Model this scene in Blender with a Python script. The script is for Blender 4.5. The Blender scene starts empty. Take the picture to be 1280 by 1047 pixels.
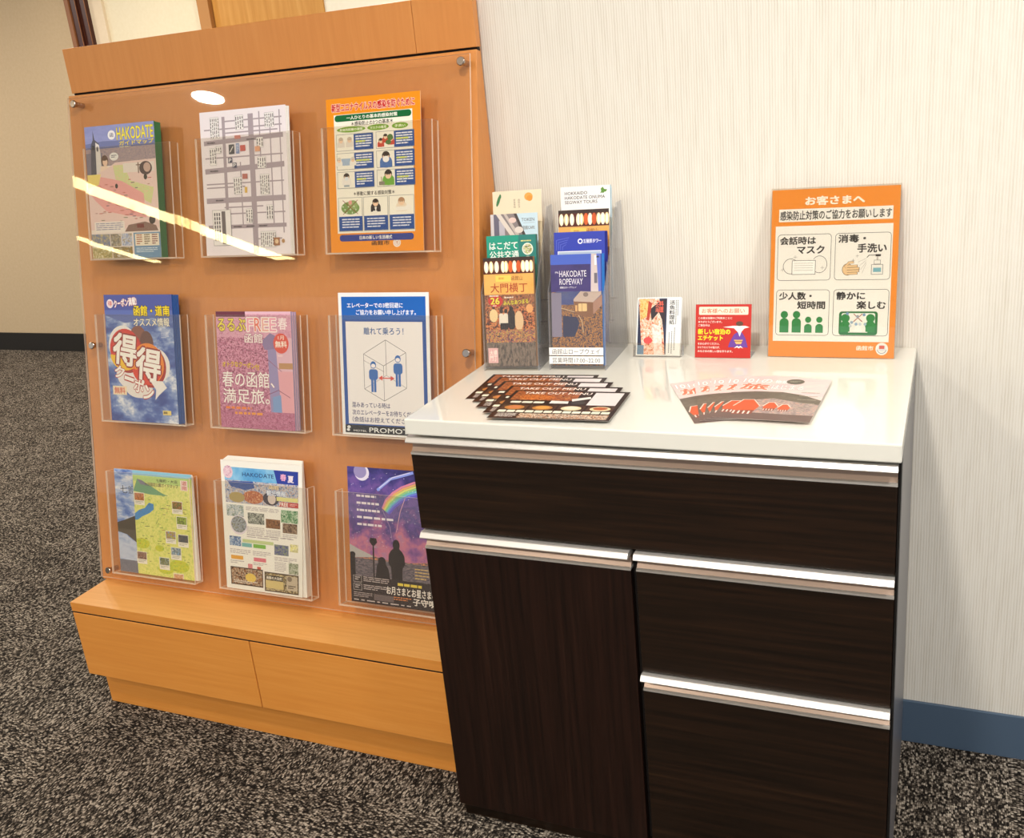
import bpy, bmesh, math, random
from mathutils import Matrix, Vector
C = bpy.context; D = bpy.data; scn = C.scene
col = scn.collection
R = math.radians
random.seed(7)

# ------------------------------------------------------------------ camera
CAM = (0.851423, -1.890945, 1.388927)
yaw, pit, rol, FPX = -0.435501, -0.329215, -0.100294, 1238.7475
F = Vector((math.sin(yaw)*math.cos(pit), math.cos(yaw)*math.cos(pit), math.sin(pit)))
Rt = Vector((math.cos(yaw), -math.sin(yaw), 0)); Up = Rt.cross(F)
R2 = Rt*math.cos(rol) + Up*math.sin(rol); U2 = -Rt*math.sin(rol) + Up*math.cos(rol)
cam = D.objects.new('camera', D.cameras.new('camera')); col.objects.link(cam)
cam.matrix_world = Matrix(((R2.x, U2.x, -F.x, CAM[0]), (R2.y, U2.y, -F.y, CAM[1]), (R2.z, U2.z, -F.z, CAM[2]), (0, 0, 0, 1)))
cam.data.sensor_fit = 'HORIZONTAL'; cam.data.sensor_width = 36; cam.data.lens = FPX/1280*36
cam.data.clip_start = .05
scn.camera = cam
# ------------------------------------------------------------------ world, lights, exposure
w = D.worlds.new('world'); scn.world = w; w.use_nodes = True
bg = w.node_tree.nodes['Background']; bg.inputs[0].default_value = (.88, .94, 1, 1); bg.inputs[1].default_value = .56
vs = scn.view_settings
vs.view_transform = 'Standard'; vs.look = 'None'; vs.exposure = 0.42; vs.gamma = 1; vs.use_curve_mapping = False
scn.cycles.transparent_max_bounces = 32
CEIL = 2.5
LAMPS = [  # x, y, watts, colour; first two traced from reflections, the others added fill
    (-2.77, -2.43, 26, (1, .90, .76)), (.48, -1.50, 14, (1, .93, .84)), (1.75, -1.1, 20, (1, .93, .84)),
    (1.3, -3.2, 30, (1, .93, .82)), (-.9, -3.1, 30, (1, .92, .8)), (-3.0, 1.55, 22, (1, .9, .76)), (-5.2, .9, 44, (1, .9, .8)), (-1.2, 1.5, 26, (1, .93, .82))]

# ------------------------------------------------------------------ materials
def lin(h):
    h = h.lstrip('#'); o = []
    for i in (0, 2, 4):
        c = int(h[i:i+2], 16)/255; o.append(c/12.92 if c <= .04045 else ((c+.055)/1.055)**2.4)
    return (*o, 1)
_m = {}
def mat(h, rough=.5, metal=0, spec=.4, coat=0, key=''):
    k = ('c', h, rough, metal, spec, coat)
    if k in _m: return _m[k]
    m = D.materials.new('paint_'+h.strip('#')); m.use_nodes = True; b = m.node_tree.nodes['Principled BSDF']
    b.inputs['Base Color'].default_value = lin(h); b.inputs['Roughness'].default_value = rough
    b.inputs['Metallic'].default_value = metal; b.inputs['Specular IOR Level'].default_value = spec
    b.inputs['Coat Weight'].default_value = coat
    _m[k] = m; return m
class NT:
    def __init__(s, name):
        s.m = D.materials.new(name); s.m.use_nodes = True; s.t = s.m.node_tree; s.b = s.t.nodes['Principled BSDF']
    def n(s, t, **k):
        x = s.t.nodes.new('ShaderNode'+t)
        for a, v in k.items(): setattr(x, a, v)
        return x
    def l(s, a, b): s.t.links.new(a, b)
    def coords(s, scale=(1, 1, 1), rot=(0, 0, 0)):
        tc = s.n('TexCoord'); mp = s.n('Mapping'); s.l(tc.outputs['Object'], mp.inputs[0])
        mp.inputs['Scale'].default_value = scale; mp.inputs['Rotation'].default_value = rot; return mp.outputs[0]
    def noise(s, vec, scale, detail=4, rough=.55):
        x = s.n('TexNoise'); s.l(vec, x.inputs['Vector']); x.inputs['Scale'].default_value = scale
        x.inputs['Detail'].default_value = detail; x.inputs['Roughness'].default_value = rough; return x.outputs[0]
    def ramp(s, fac, stops, interp='LINEAR'):
        x = s.n('ValToRGB'); s.l(fac, x.inputs[0]); cr = x.color_ramp; cr.interpolation = interp
        cr.elements[0].position, cr.elements[0].color = stops[0][0], lin(stops[0][1])
        cr.elements[1].position, cr.elements[1].color = stops[-1][0], lin(stops[-1][1])
        for p, c in stops[1:-1]:
            e = cr.elements.new(p); e.color = lin(c)
        return x.outputs[0]
    def bump(s, h, strength=.3, dist=.001):
        x = s.n('Bump'); s.l(h, x.inputs['Height']); x.inputs['Strength'].default_value = strength
        x.inputs['Distance'].default_value = dist; s.l(x.outputs[0], s.b.inputs['Normal'])
def wood(name, stops, scale, rough=.4, spec=.4, coat=0):
    k = NT(name); v = k.coords(scale); n = k.noise(v, 1, 5, .6)
    k.l(k.ramp(n, stops), k.b.inputs['Base Color']); k.b.inputs['Roughness'].default_value = rough
    k.b.inputs['Specular IOR Level'].default_value = spec; k.b.inputs['Coat Weight'].default_value = coat; k.b.inputs['Coat Roughness'].default_value = .15
    k.bump(n, .08, .0006); return k.m
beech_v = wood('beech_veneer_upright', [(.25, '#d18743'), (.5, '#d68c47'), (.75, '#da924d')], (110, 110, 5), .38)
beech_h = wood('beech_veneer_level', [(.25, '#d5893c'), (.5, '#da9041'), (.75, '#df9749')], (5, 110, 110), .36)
beech_lit = wood('beech_veneer_lit', [(.25, '#dd9f58'), (.5, '#e3a65e'), (.75, '#e8ae68')], (5, 110, 110), .3)  # lighter copy of the veneer: light on the ledge top put into colour
dark_h = wood('dark_oak_level', [(.25, '#0f0905'), (.45, '#1a1009'), (.62, '#24160d'), (.8, '#332214')], (3.5, 120, 120), .34, .3)
dark_v = wood('dark_oak_upright', [(.25, '#100705'), (.45, '#1b0d08'), (.62, '#23120c'), (.8, '#2f1c14')], (120, 120, 3.5), .34, .3)
door_wood = wood('golden_door_veneer', [(.3, '#bd8338'), (.5, '#c78e42'), (.7, '#d09a50')], (40, 40, 3), .4)
trim_wood = mat('#b5814a', .5); frame_dark = mat('#3f1a12', .4); frame_edge = mat('#8a5a38', .5)
worktop_m = mat('#e3e2da', .065, 0, .5, .4); alum = mat('#efece8', .38, .75); alum_reflect = mat('#b29c8e', .4, .8)
side_grey = mat('#5f5f66', .3, 0, .5); black_edge = mat('#0d0a09', .5); screw_m = mat('#b9aca2', .22, 1)
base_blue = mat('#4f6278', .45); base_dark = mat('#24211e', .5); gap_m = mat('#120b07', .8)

def carpet():
    k = NT('loop_carpet'); vals = []; dist = []
    for sc in ((1/.0034, 1/.0062, 1), (1/.0062, 1/.0034, 1)):        # quarter-turned tiles of loops in rows
        vo = k.n('TexVoronoi'); k.l(k.coords(sc, (0, 0, 0)), vo.inputs['Vector']); vo.inputs['Scale'].default_value = 1; vo.inputs['Randomness'].default_value = .6
        sep = k.n('SeparateColor'); k.l(vo.outputs['Color'], sep.inputs[0])
        g = k.n('Math', operation='MULTIPLY_ADD'); k.l(vo.outputs['Distance'], g.inputs[0]); g.inputs[1].default_value = -.75; k.l(sep.outputs[0], g.inputs[2])
        vals.append(g.outputs[0]); dist.append(vo.outputs['Distance'])
    ck = k.n('TexChecker'); k.l(k.coords((2, 2, 2), (0, 0, 0)), ck.inputs['Vector']); ck.inputs['Scale'].default_value = 1
    def mixf(a, b):
        mx = k.n('Mix'); k.l(ck.outputs['Fac'], mx.inputs[0]); k.l(a, mx.inputs[2]); k.l(b, mx.inputs[3]); return mx.outputs[0]
    n2 = k.noise(k.coords((7, 7, 1)), 1, 3)
    add = k.n('Math', operation='MULTIPLY_ADD'); k.l(n2, add.inputs[0]); add.inputs[1].default_value = .4; k.l(mixf(*vals), add.inputs[2])
    cr = k.ramp(add.outputs[0], [(.02, '#191614'), (.27, '#3b352f'), (.54, '#6d645b'), (.92, '#b4aa9d')])
    k.l(cr, k.b.inputs['Base Color']); k.b.inputs['Roughness'].default_value = .95; k.b.inputs['Specular IOR Level'].default_value = .1
    inv = k.n('Math', operation='SUBTRACT'); inv.inputs[0].default_value = 1; k.l(mixf(*dist), inv.inputs[1])
    k.bump(inv.outputs[0], .8, .0025); return k.m
def wallpaper():
    k = NT('ribbed_wallpaper'); v = k.coords((1, 1, 1))
    wv = k.n('TexWave', wave_type='BANDS', bands_direction='X'); k.l(v, wv.inputs['Vector']); wv.inputs['Scale'].default_value = 2*math.pi/.0050/20
    wv.inputs['Distortion'].default_value = .9; wv.inputs['Detail'].default_value = 2; wv.inputs['Detail Scale'].default_value = 1.2
    n = k.noise(k.coords((90, 1, 7)), 1, 3)
    ad = k.n('Math', operation='MULTIPLY_ADD'); k.l(wv.outputs[1], ad.inputs[0]); ad.inputs[1].default_value = .6; k.l(n, ad.inputs[2])
    k.l(k.ramp(ad.outputs[0], [(.3, '#d5cec1'), (.6, '#e3ddd2'), (1.0, '#ebe7de')]), k.b.inputs['Base Color'])
    k.b.inputs['Roughness'].default_value = .75; k.b.inputs['Specular IOR Level'].default_value = .2; k.bump(ad.outputs[0], .4, .0009); return k.m
def plaster(name, a, b):
    k = NT(name); n = k.noise(k.coords((1, 1, 1)), 60, 3); k.l(k.ramp(n, [(.3, a), (.7, b)]), k.b.inputs['Base Color'])
    k.b.inputs['Roughness'].default_value = .85; k.bump(n, .2, .001); return k.m
def acrylic(name, tint, base=.035, diff=0., dcol='#ffffff'):
    k = NT(name); t = k.t; t.nodes.remove(k.b); out = t.nodes['Material Output']
    tr = k.n('BsdfTransparent'); tr.inputs[0].default_value = lin(tint); gl = k.n('BsdfGlossy'); gl.inputs['Roughness'].default_value = .015
    lw = k.n('LayerWeight'); lw.inputs[0].default_value = .5
    p = k.n('Math', operation='POWER'); k.l(lw.outputs['Facing'], p.inputs[0]); p.inputs[1].default_value = 5
    ma = k.n('Math', operation='MULTIPLY_ADD'); k.l(p.outputs[0], ma.inputs[0]); ma.inputs[1].default_value = .6; ma.inputs[2].default_value = base
    mx = k.n('MixShader'); k.l(ma.outputs[0], mx.inputs[0]); k.l(tr.outputs[0], mx.inputs[1]); k.l(gl.outputs[0], mx.inputs[2])
    last = mx.outputs[0]
    if diff:
        df = k.n('BsdfDiffuse'); df.inputs[0].default_value = lin(dcol)
        m2 = k.n('MixShader'); m2.inputs[0].default_value = diff; k.l(last, m2.inputs[1]); k.l(df.outputs[0], m2.inputs[2]); last = m2.outputs[0]
    k.l(last, out.inputs[0]); return k.m
clear = acrylic('clear_acrylic', '#fbfaf7', .026, .018, '#ffe9dc'); clear_edge = acrylic('acrylic_polished_edge', '#fff6ec', .08, .5, '#ffeedd')
clear_gloss = acrylic('clear_gloss_sheet', '#fbfaf7', .055, .0)
clear_side = acrylic('clear_styrene', '#f0f1f3', .03, .12, '#e8e8ee')
def photo(name, cols, scale=60, stretch=(1, 1, 1), seed=0, detail=5, lo=.3, hi=.7, rough=.4):
    k = NT('printed_'+name); tc = k.n('TexCoord'); mp = k.n('Mapping'); k.l(tc.outputs['Object'], mp.inputs[0])
    mp.inputs['Scale'].default_value = stretch; mp.inputs['Location'].default_value = (seed*3.17, seed*1.7, seed)
    n = k.noise(mp.outputs[0], scale*(1.6 if scale > 35 else 1), 7, .66)
    if scale > 35:
        vo = k.n('TexVoronoi'); k.l(mp.outputs[0], vo.inputs['Vector']); vo.inputs['Scale'].default_value = scale*5.5; sp = k.n('SeparateColor'); k.l(vo.outputs['Color'], sp.inputs[0])
        ad = k.n('Math', operation='MULTIPLY_ADD'); k.l(sp.outputs[0], ad.inputs[0]); ad.inputs[1].default_value = .34; k.l(n, ad.inputs[2]); sb = k.n('Math', operation='SUBTRACT'); k.l(ad.outputs[0], sb.inputs[0]); sb.inputs[1].default_value = .17; n = sb.outputs[0]
    st = [(lo+(hi-lo)*i/(len(cols)-1), c) for i, c in enumerate(cols)]
    k.l(k.ramp(n, st), k.b.inputs['Base Color']); k.b.inputs['Roughness'].default_value = rough; k.b.inputs['Specular IOR Level'].default_value = .4
    return k.m

def sweep(name, cols, H, scale=12, amt=.9, seed=0, stretch=(1, 1, 1)):   # picture whose colours run from the top of the page down
    k = NT('printed_'+name); tc = k.n('TexCoord'); mp = k.n('Mapping'); k.l(tc.outputs['Object'], mp.inputs[0]); mp.inputs['Scale'].default_value = stretch; mp.inputs['Location'].default_value = (seed*3.17, seed*1.7, seed)
    n = k.noise(mp.outputs[0], scale, 8, .62); sx = k.n('SeparateXYZ'); k.l(tc.outputs['Object'], sx.inputs[0])
    a = k.n('Math', operation='MULTIPLY_ADD'); k.l(sx.outputs[1], a.inputs[0]); a.inputs[1].default_value = -1/H; a.inputs[2].default_value = 1-amt/2
    b = k.n('Math', operation='MULTIPLY_ADD'); k.l(n, b.inputs[0]); b.inputs[1].default_value = amt; k.l(a.outputs[0], b.inputs[2])
    k.l(k.ramp(b.outputs[0], [(i/(len(cols)-1), c) for i, c in enumerate(cols)]), k.b.inputs['Base Color']); k.b.inputs['Roughness'].default_value = .35; return k.m

# ------------------------------------------------------------------ mesh + object helpers
WM = {}
def wm(o): return WM.get(o.name, Matrix.Identity(4)) if o else Matrix.Identity(4)
def link(name, me, parent=None):
    o = D.objects.new(name, me); col.objects.link(o)
    if parent: o.parent = parent; WM[o.name] = wm(parent)
    return o
def tag(o, label=None, cat=None, group=None, kind=None):
    for a, v in (('label', label), ('category', cat), ('group', group), ('kind', kind)):
        if v: o[a] = v
    return o
def thing(name, M, label, cat, group=None):
    if not isinstance(M, Matrix): M = Matrix.Translation(M)
    o = D.objects.new(name, None); o.empty_display_size = .05; col.objects.link(o); o.matrix_world = M; WM[o.name] = M.copy()
    return tag(o, label, cat, group)
class MB:
    def __init__(s): s.bm = bmesh.new(); s.mats = []
    def mi(s, m):
        if m not in s.mats: s.mats.append(m)
        return s.mats.index(m)
    def add(s, verts, faces, m, M=None):
        i = s.mi(m); vv = [s.bm.verts.new((M @ Vector(v)) if M else v) for v in verts]; out = []
        for f in faces:
            try: fc = s.bm.faces.new([vv[j] for j in f]); fc.material_index = i; out.append(fc)
            except ValueError: pass
        return vv, out
    def box(s, a, b, m, bevel=0, M=None, edge=None, big=None):
        (x0, y0, z0), (x1, y1, z1) = a, b
        V = [(x0, y0, z0), (x1, y0, z0), (x1, y1, z0), (x0, y1, z0), (x0, y0, z1), (x1, y0, z1), (x1, y1, z1), (x0, y1, z1)]
        FA = [(0, 3, 2, 1), (4, 5, 6, 7), (0, 1, 5, 4), (2, 3, 7, 6), (1, 2, 6, 5), (3, 0, 4, 7)]
        vv, fs = s.add(V, FA, m, M)
        if edge is not None:          # faces other than the two big ones (axis big) are edges
            k = {2: (2, 3, 4, 5), 1: (0, 1, 4, 5), 0: (0, 1, 2, 3)}[big]; ei = s.mi(edge)
            for j in k: fs[j].material_index = ei
        if bevel:
            es = list({e for f in fs for e in f.edges}); bmesh.ops.bevel(s.bm, geom=es, offset=bevel, segments=2, affect='EDGES', profile=.5)
        return s
    def prism(s, pts, d, m, M=None):     # polygon in local xy, extruded from z=d[0] to d[1]
        n = len(pts); V = [(x, y, d[0]) for x, y in pts] + [(x, y, d[1]) for x, y in pts]
        s.add(V, [tuple(range(n-1, -1, -1)), tuple(range(n, 2*n))] + [(i, (i+1) % n, n+(i+1) % n, n+i) for i in range(n)], m, M); return s
    def lathe(s, prof, m, M=None, n=24):
        V = []; FA = []
        for r, z in prof: V += [(r*math.cos(2*math.pi*i/n), r*math.sin(2*math.pi*i/n), z) for i in range(n)]
        for k in range(len(prof)-1):
            for i in range(n): FA.append((k*n+i, k*n+(i+1) % n, (k+1)*n+(i+1) % n, (k+1)*n+i))
        FA.append(tuple(range(n-1, -1, -1))); FA.append(tuple(range((len(prof)-1)*n, len(prof)*n)))
        s.add(V, FA, m, M); return s
    def build(s, name, parent=None, local=False):
        me = D.meshes.new(name)
        if parent and not local: s.bm.transform(wm(parent).inverted())
        bmesh.ops.recalc_face_normals(s.bm, faces=s.bm.faces); s.bm.to_mesh(me); s.bm.free()
        for m in s.mats: me.materials.append(m)
        return link(name, me, parent)

# ------------------------------------------------------------------ lettering and printed sheets
_t = {}
def glyphs(txt, bold=0.0, res=2):
    k = (txt, bold, res)
    if k in _t: return _t[k]
    cu = D.curves.new('lettering', 'FONT'); cu.body = txt; cu.resolution_u = res; cu.fill_mode = 'FRONT'; 
    o = D.objects.new('lettering', cu); col.objects.link(o)
    dg = C.evaluated_depsgraph_get(); ev = o.evaluated_get(dg); me = ev.to_mesh()
    V = [(v.co.x, v.co.y) for v in me.vertices]; FA = [tuple(p.vertices) for p in me.polygons]
    ev.to_mesh_clear(); D.objects.remove(o); D.curves.remove(cu)
    _t[k] = (V, FA); return _t[k]
class Sheet:
    """A printed sheet or booklet: local x right, y up, z out of the printed face. u,v = fractions from the top left."""
    def __init__(s, name, M, W, H, t, face, side=None, body='sheet', label=None, cat=None, group=None, root=None, taper=0, gloss=.42, first='print'):
        s.W, s.H, s.taper, s.gloss = W, H, taper, gloss
        s.M = M
        s.root = root or thing(name, M, label, cat, group)
        s.rel = Matrix.Identity(4) if root is None else wm(root).inverted() @ M
        s.k = 0; s.p = [(first, [])]; s.z = .00008
        mb = MB(); fm = s.mat(face); sm = mat(side) if isinstance(side, str) else (side or fm)
        q = [s.P(0, 1), s.P(1, 1), s.P(1, 0), s.P(0, 0)]
        V = [(x, y, -t) for x, y in q] + [(x, y, 0) for x, y in q]
        vv, fs = mb.add(V, [(0, 3, 2, 1), (4, 5, 6, 7), (0, 1, 5, 4), (1, 2, 6, 5), (2, 3, 7, 6), (3, 0, 4, 7)], fm, s.rel)
        si = mb.mi(sm)
        for f in fs[2:]: f.material_index = si
        s.body = mb.build(body, s.root, local=True)
    def mat(s, c): return mat(c, s.gloss) if isinstance(c, str) else c
    def P(s, u, v): return ((u-.5)*s.W - s.taper*v*u, (1-v)*s.H)
    def piece(s, n):
        if not s.p[-1][1]: s.p[-1] = (n, s.p[-1][1])
        else: s.p.append((n, []))
        return s
    def again(s, n):      # carry on with the latest piece of that name
        for i in range(len(s.p)-1, -1, -1):
            if s.p[i][0] == n: s.p.append(s.p.pop(i)); return s
        return s.piece(n)
    def raw(s, pts, faces, c):
        s.k += 1; z = s.z + s.k*.000005
        s.p[-1][1].append(([(p[0], p[1], z+(p[2] if len(p) > 2 else 0)) for p in pts], faces, s.mat(c)))
    def poly(s, uv, c):
        for ax, lim, sg in ((0, 0, 1), (0, 1, -1), (1, 0, 1), (1, 1, -1)):    # nothing prints beyond the paper
            if all((q[ax]-lim)*sg >= 0 for q in uv): continue
            o = []
            for a, b in zip(uv, list(uv[1:])+[uv[0]]):
                ia, ib = (a[ax]-lim)*sg >= 0, (b[ax]-lim)*sg >= 0
                if ia: o.append(a)
                if ia != ib:
                    t = (lim-a[ax])/(b[ax]-a[ax]); o.append((a[0]+t*(b[0]-a[0]), a[1]+t*(b[1]-a[1])))
            uv = o
            if len(uv) < 3: return
        s.raw([s.P(u, v) for u, v in uv], [tuple(range(len(uv)))], c)
    def rect(s, u0, v0, u1, v1, c, r=0):
        if r <= 0: return s.poly([(u0, v1), (u1, v1), (u1, v0), (u0, v0)], c)
        ru, rv = r/s.W, r/s.H; q = []
        for cu, cv, a in ((u1-ru, v1-rv, 0), (u1-ru, v0+rv, 1), (u0+ru, v0+rv, 2), (u0+ru, v1-rv, 3)):
            for i in range(5):
                th = R(-90+a*90+i*22.5); q.append((cu+ru*math.cos(th), cv-rv*math.sin(th)))
        s.poly(q, c)
    def frame(s, u0, v0, u1, v1, c, fill, t=.0006, r=0):
        s.rect(u0, v0, u1, v1, c, r); s.rect(u0+t/s.W, v0+t/s.H, u1-t/s.W, v1-t/s.H, fill, max(r-t, 0))
    def ell(s, u, v, ru, rv, c, n=26, a0=0, a1=360, rot=0):
        q = []; full = abs(a1-a0) >= 360
        for i in range(n if full else n+1):
            th = R(a0+(a1-a0)*i/n); x, y = ru*s.W*math.cos(th), rv*s.H*math.sin(th); cr, sr = math.cos(R(rot)), math.sin(R(rot))
            q.append((u+(x*cr-y*sr)/s.W, v-(x*sr+y*cr)/s.H))
        s.poly(q, c)
    def line(s, uv, c, t=.0006, close=False):
        pts = [Vector(s.P(u, v)) for u, v in uv]
        if close: pts.append(pts[0])
        V = []; FA = []
        for a, b in zip(pts, pts[1:]):
            d = b-a
            if d.length < 1e-7: continue
            d.normalize(); nn = Vector((-d.y, d.x))*t/2; e = d*t*.3; i = len(V)
            dz = len(FA)*8e-7; V += [(*(a-nn-e), dz), (*(b-nn+e), dz), (*(b+nn+e), dz), (*(a+nn-e), dz)]; FA.append((i, i+1, i+2, i+3))
        s.raw(V, FA, c); s.k += len(FA)*.17
    def arcline(s, u, v, ru, rv, c, t=.0006, a0=0, a1=360, n=24):
        s.line([(u+ru*math.cos(R(a0+(a1-a0)*i/n)), v-rv*math.sin(R(a0+(a1-a0)*i/n))) for i in range(n+1)], c, t)
    def text(s, txt, u0, v0, u1, v1, c, bold=.012, out=None, ow=.05, rot=0, res=2, arch=0):
        V, FA = glyphs(txt, 0, res)
        if not V: return
        xs = [p[0] for p in V]; ys = [p[1] for p in V]; bx, by = min(xs), min(ys); wx, wy = max(max(xs)-bx, 1e-6), max(max(ys)-by, 1e-6)
        cu, cv = (u0+u1)/2, (v0+v1)/2; hw, hh = (u1-u0)*s.W/2, (v1-v0)*s.H/2; cr, sr = math.cos(R(rot)), math.sin(R(rot))
        def f(p):
            a, b = (p[0]-bx)/wx*2-1, (p[1]-by)/wy*2-1
            x, y = a*hw, b*hh - arch*s.H*a*a
            return s.P(cu+(x*cr-y*sr)/s.W, cv-(x*sr+y*cr)/s.H)
        def copies(rad, n, cc):
            VV = []; FF = []; k = 0
            for j in range(n):
                dx, dy = rad*math.cos(2*math.pi*(j+.5)/n), rad*math.sin(2*math.pi*(j+.5)/n)
                VV += [(*f((p[0]+dx, p[1]+dy)), j*1.6e-6) for p in V]; FF += [tuple(i+k for i in fa) for fa in FA]; k += len(V)
            s.raw(VV, FF, cc); s.k += n*.33
        if out: copies(bold+ow, 8, out)
        if bold > .004: copies(bold*1.15, 4, c)
        s.raw([f(p) for p in V], FA, c)
    def vtext(s, txt, u0, v0, u1, v1, c, bold=.012):
        h = (v1-v0)/len(txt)
        for i, ch in enumerate(txt): s.text(ch, u0, v0+h*(i+.06), u1, v0+h*(i+.94), c, bold)
    def bars(s, u0, v0, u1, v1, n, c, fill=.5, seed=1, seg=5):    # print too small to read
        r = random.Random(seed); h = (v1-v0)/n; V = []; FA = []
        for i in range(n):
            u = u0; end = u0+(u1-u0)*(1 if i < n-1 else r.uniform(.5, .95)); a = v0+h*i
            while u < end-.002:
                L = min((u1-u0)/seg*r.uniform(.4, 1.3), end-u); k = len(V)
                V += [s.P(u, a+h*fill), s.P(u+L, a+h*fill), s.P(u+L, a), s.P(u, a)]; FA.append((k, k+1, k+2, k+3)); u += L+(u1-u0)*.03
        s.raw(V, FA, c)
    def done(s):
        for n, L in s.p:
            if not L: continue
            mb = MB()
            for V, FA, m in L: mb.add(V, FA, m, s.rel)
            me = D.meshes.new(n); mb.bm.to_mesh(me); mb.bm.free()
            for m in mb.mats: me.materials.append(m)
            link(n, me, s.root)
        return s.root
def plain(name, M, W, H, t, face, side, label, cat, group, taper=0, top=0):
    mb = MB(); fm, sm = mat(face), mat(side)
    q = [(-W/2, 0), (W/2-taper, 0), (W/2-top, H), (-W/2, H)]; V = [(x, y, -t) for x, y in q]+[(x, y, 0) for x, y in q]
    vv, fs = mb.add(V, [(0, 3, 2, 1), (4, 5, 6, 7), (0, 1, 5, 4), (1, 2, 6, 5), (2, 3, 7, 6), (3, 0, 4, 7)], fm)
    si = mb.mi(sm)
    for f in fs[2:]: f.material_index = si
    o = mb.build(name); o.matrix_world = M; return tag(o, label, cat, group)

# ------------------------------------------------------------------ the room
def struct(o): o['kind'] = 'structure'; return o
m = MB(); m.box((-9, -8, -.05), (3.6, 3.2, 0), carpet()); struct(m.build('floor'))
m = MB(); m.box((-9, -8, CEIL), (3.6, 3.2, CEIL+.05), plaster('ceiling_paint', '#e6e1d6', '#ebe7de')); struct(m.build('ceiling'))
m = MB(); m.box((-.1, 0, 0), (3.6, .14, CEIL), wallpaper()); struct(m.build('wall_back'))
m = MB(); m.box((-.1, -.007, 0), (3.6, -.0002, .0994), base_blue, .0015); struct(m.build('baseboard_back'))
m = MB(); m.box((-9, 2.65, 0), (-3.70, 2.8, CEIL), plaster('beige_wall_paint', '#c3ad8c', '#c9b494')); struct(m.build('wall_far'))
m = MB(); m.box((-9, 2.638, 0), (-3.70, 2.6495, .117), base_dark, .001); struct(m.build('baseboard_far'))
m = MB(); m.box((-3.70, 2.60, 0), (-3.67, 2.8, CEIL), frame_edge, .002); m.box((-3.67, 2.61, 0), (-3.63, 2.8, CEIL), frame_dark, .003); m.box((-3.63, 2.63, 0), (-3.583, 2.8, CEIL), frame_dark, .003)
struct(m.build('trim_1'))
m = MB(); m.box((-3.583, 2.66, 0), (-3.49, 2.8, CEIL), plaster('pale_pink_paint', '#e3d2b8', '#e6d6bd')); struct(m.build('wall_return'))
m = MB(); m.box((-3.49, 2.68, 0), (-2.83, 2.8, CEIL), plaster('cream_wall_paint', '#e4dabf', '#e8dfc6')); struct(m.build('wall_recess'))
m = MB(); m.box((-2.075, 2.68, 0), (3.6, 2.8, CEIL), plaster('white_wall_paint', '#ece6d4', '#efe9d9')); struct(m.build('wall_end'))
m = MB(); m.box((-2.83, 2.64, 0), (-2.757, 2.79, CEIL), trim_wood, .003); struct(m.build('trim_2'))
dr = MB().box((-2.757, 2.67, 0), (-2.075, 2.71, CEIL), door_wood, .002).build('door_1'); struct(dr)
m = MB(); m.lathe([(.011, 0), (.011, .05), (.026, .052), (.026, .075), (.011, .085)], screw_m, Matrix.Translation((-2.14, 2.67, 1.0)) @ Matrix.Rotation(R(90), 4, 'X')); m.build('door_handle', dr)

# ------------------------------------------------------------------ ceiling lamps
def emis(name, c, s):
    mm = D.materials.new(name); mm.use_nodes = True; b = mm.node_tree.nodes['Principled BSDF']
    b.inputs['Emission Color'].default_value = (*c, 1); b.inputs['Emission Strength'].default_value = s; b.inputs['Base Color'].default_value = (.8, .8, .8, 1); return mm
for i, (x, y, p, c) in enumerate(LAMPS):
    t = thing('downlight', (x, y, CEIL), 'round recessed ceiling downlight ' + ['left of the brochure stand towards the room', 'above the counter front', 'added as fill right of the counter near the ribbed wall', 'added as fill to the right behind the viewer', 'added as fill on the left behind the viewer', 'added to brighten the wall near the wooden door', 'added to brighten the beige wall', 'added behind the brochure stand to brighten the white wall'][i], 'ceiling light', 'ceiling downlights')
    MB().lathe([(.095, -.004), (.1, -.001), (.1, -.0002)], mat('#e8e4da', .4), Matrix.Translation((x, y, CEIL))).build('trim_ring', t)
    MB().lathe([(.075, -.007), (.08, -.0045)], emis('lamp_lens', c, (60, 160)[i] if i < 2 else 12), Matrix.Translation((x, y, CEIL))).build('lens', t)
    L = D.lights.new('lamp', 'AREA'); L.shape = 'DISK'; L.size = .16; L.energy = p; L.color = c
    o = D.objects.new('lamp', L); col.objects.link(o); o.parent = t; o.location = (0, 0, -.012)
for x, y0, y1, wd, nm in ((-4.9, -6.0, -3.2, .22, 'nearer the brochure stand'), (-6.45, -6.0, -4.4, .12, 'at the far left of the ceiling')):
    t = thing('cove_light', (x, (y0+y1)/2, CEIL), 'long warm cove light strip ' + nm, 'ceiling light', 'cove light strips')
    MB().box((x-wd/2-.02, y0-.02, CEIL-.02), (x+wd/2+.02, y1+.02, CEIL-.0002), mat('#e8e0cc', .6)).build('housing', t)
    MB().box((x-wd/2, y0, CEIL-.026), (x+wd/2, y1, CEIL-.0205), emis('cove_lens', (1, .85, .40), 25)).build('lens', t)

# ------------------------------------------------------------------ wooden brochure stand
XL, XR = -1.061, -.006; YB, ZB = -.2828, .3004; YT, ZT = -.0401, 1.4503
LEAN = math.atan2(YT-YB, ZT-ZB); SL = math.hypot(YT-YB, ZT-ZB)
sv = Vector((0, math.sin(LEAN), math.cos(LEAN))); nv = Vector((0, -math.cos(LEAN), math.sin(LEAN)))
def LM(x, s, off): # frame on the leaning board
    p = Vector((x, YB, ZB)) + sv*s + nv*off
    return Matrix(((1, 0, 0, p.x), (0, sv.y, nv.y, p.y), (0, sv.z, nv.z, p.z), (0, 0, 0, 1)))
st = thing('brochure_stand', (-.53, -.2, 0), 'tall beech veneer brochure display stand with clear acrylic pockets, left of the dark counter', 'display stand')
YBK = -.02
m = MB(); m.box((XL+.012, -.368, 0), (XR-.012, YBK, .0995), beech_h, .0015); m.build('plinth', st)
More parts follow.
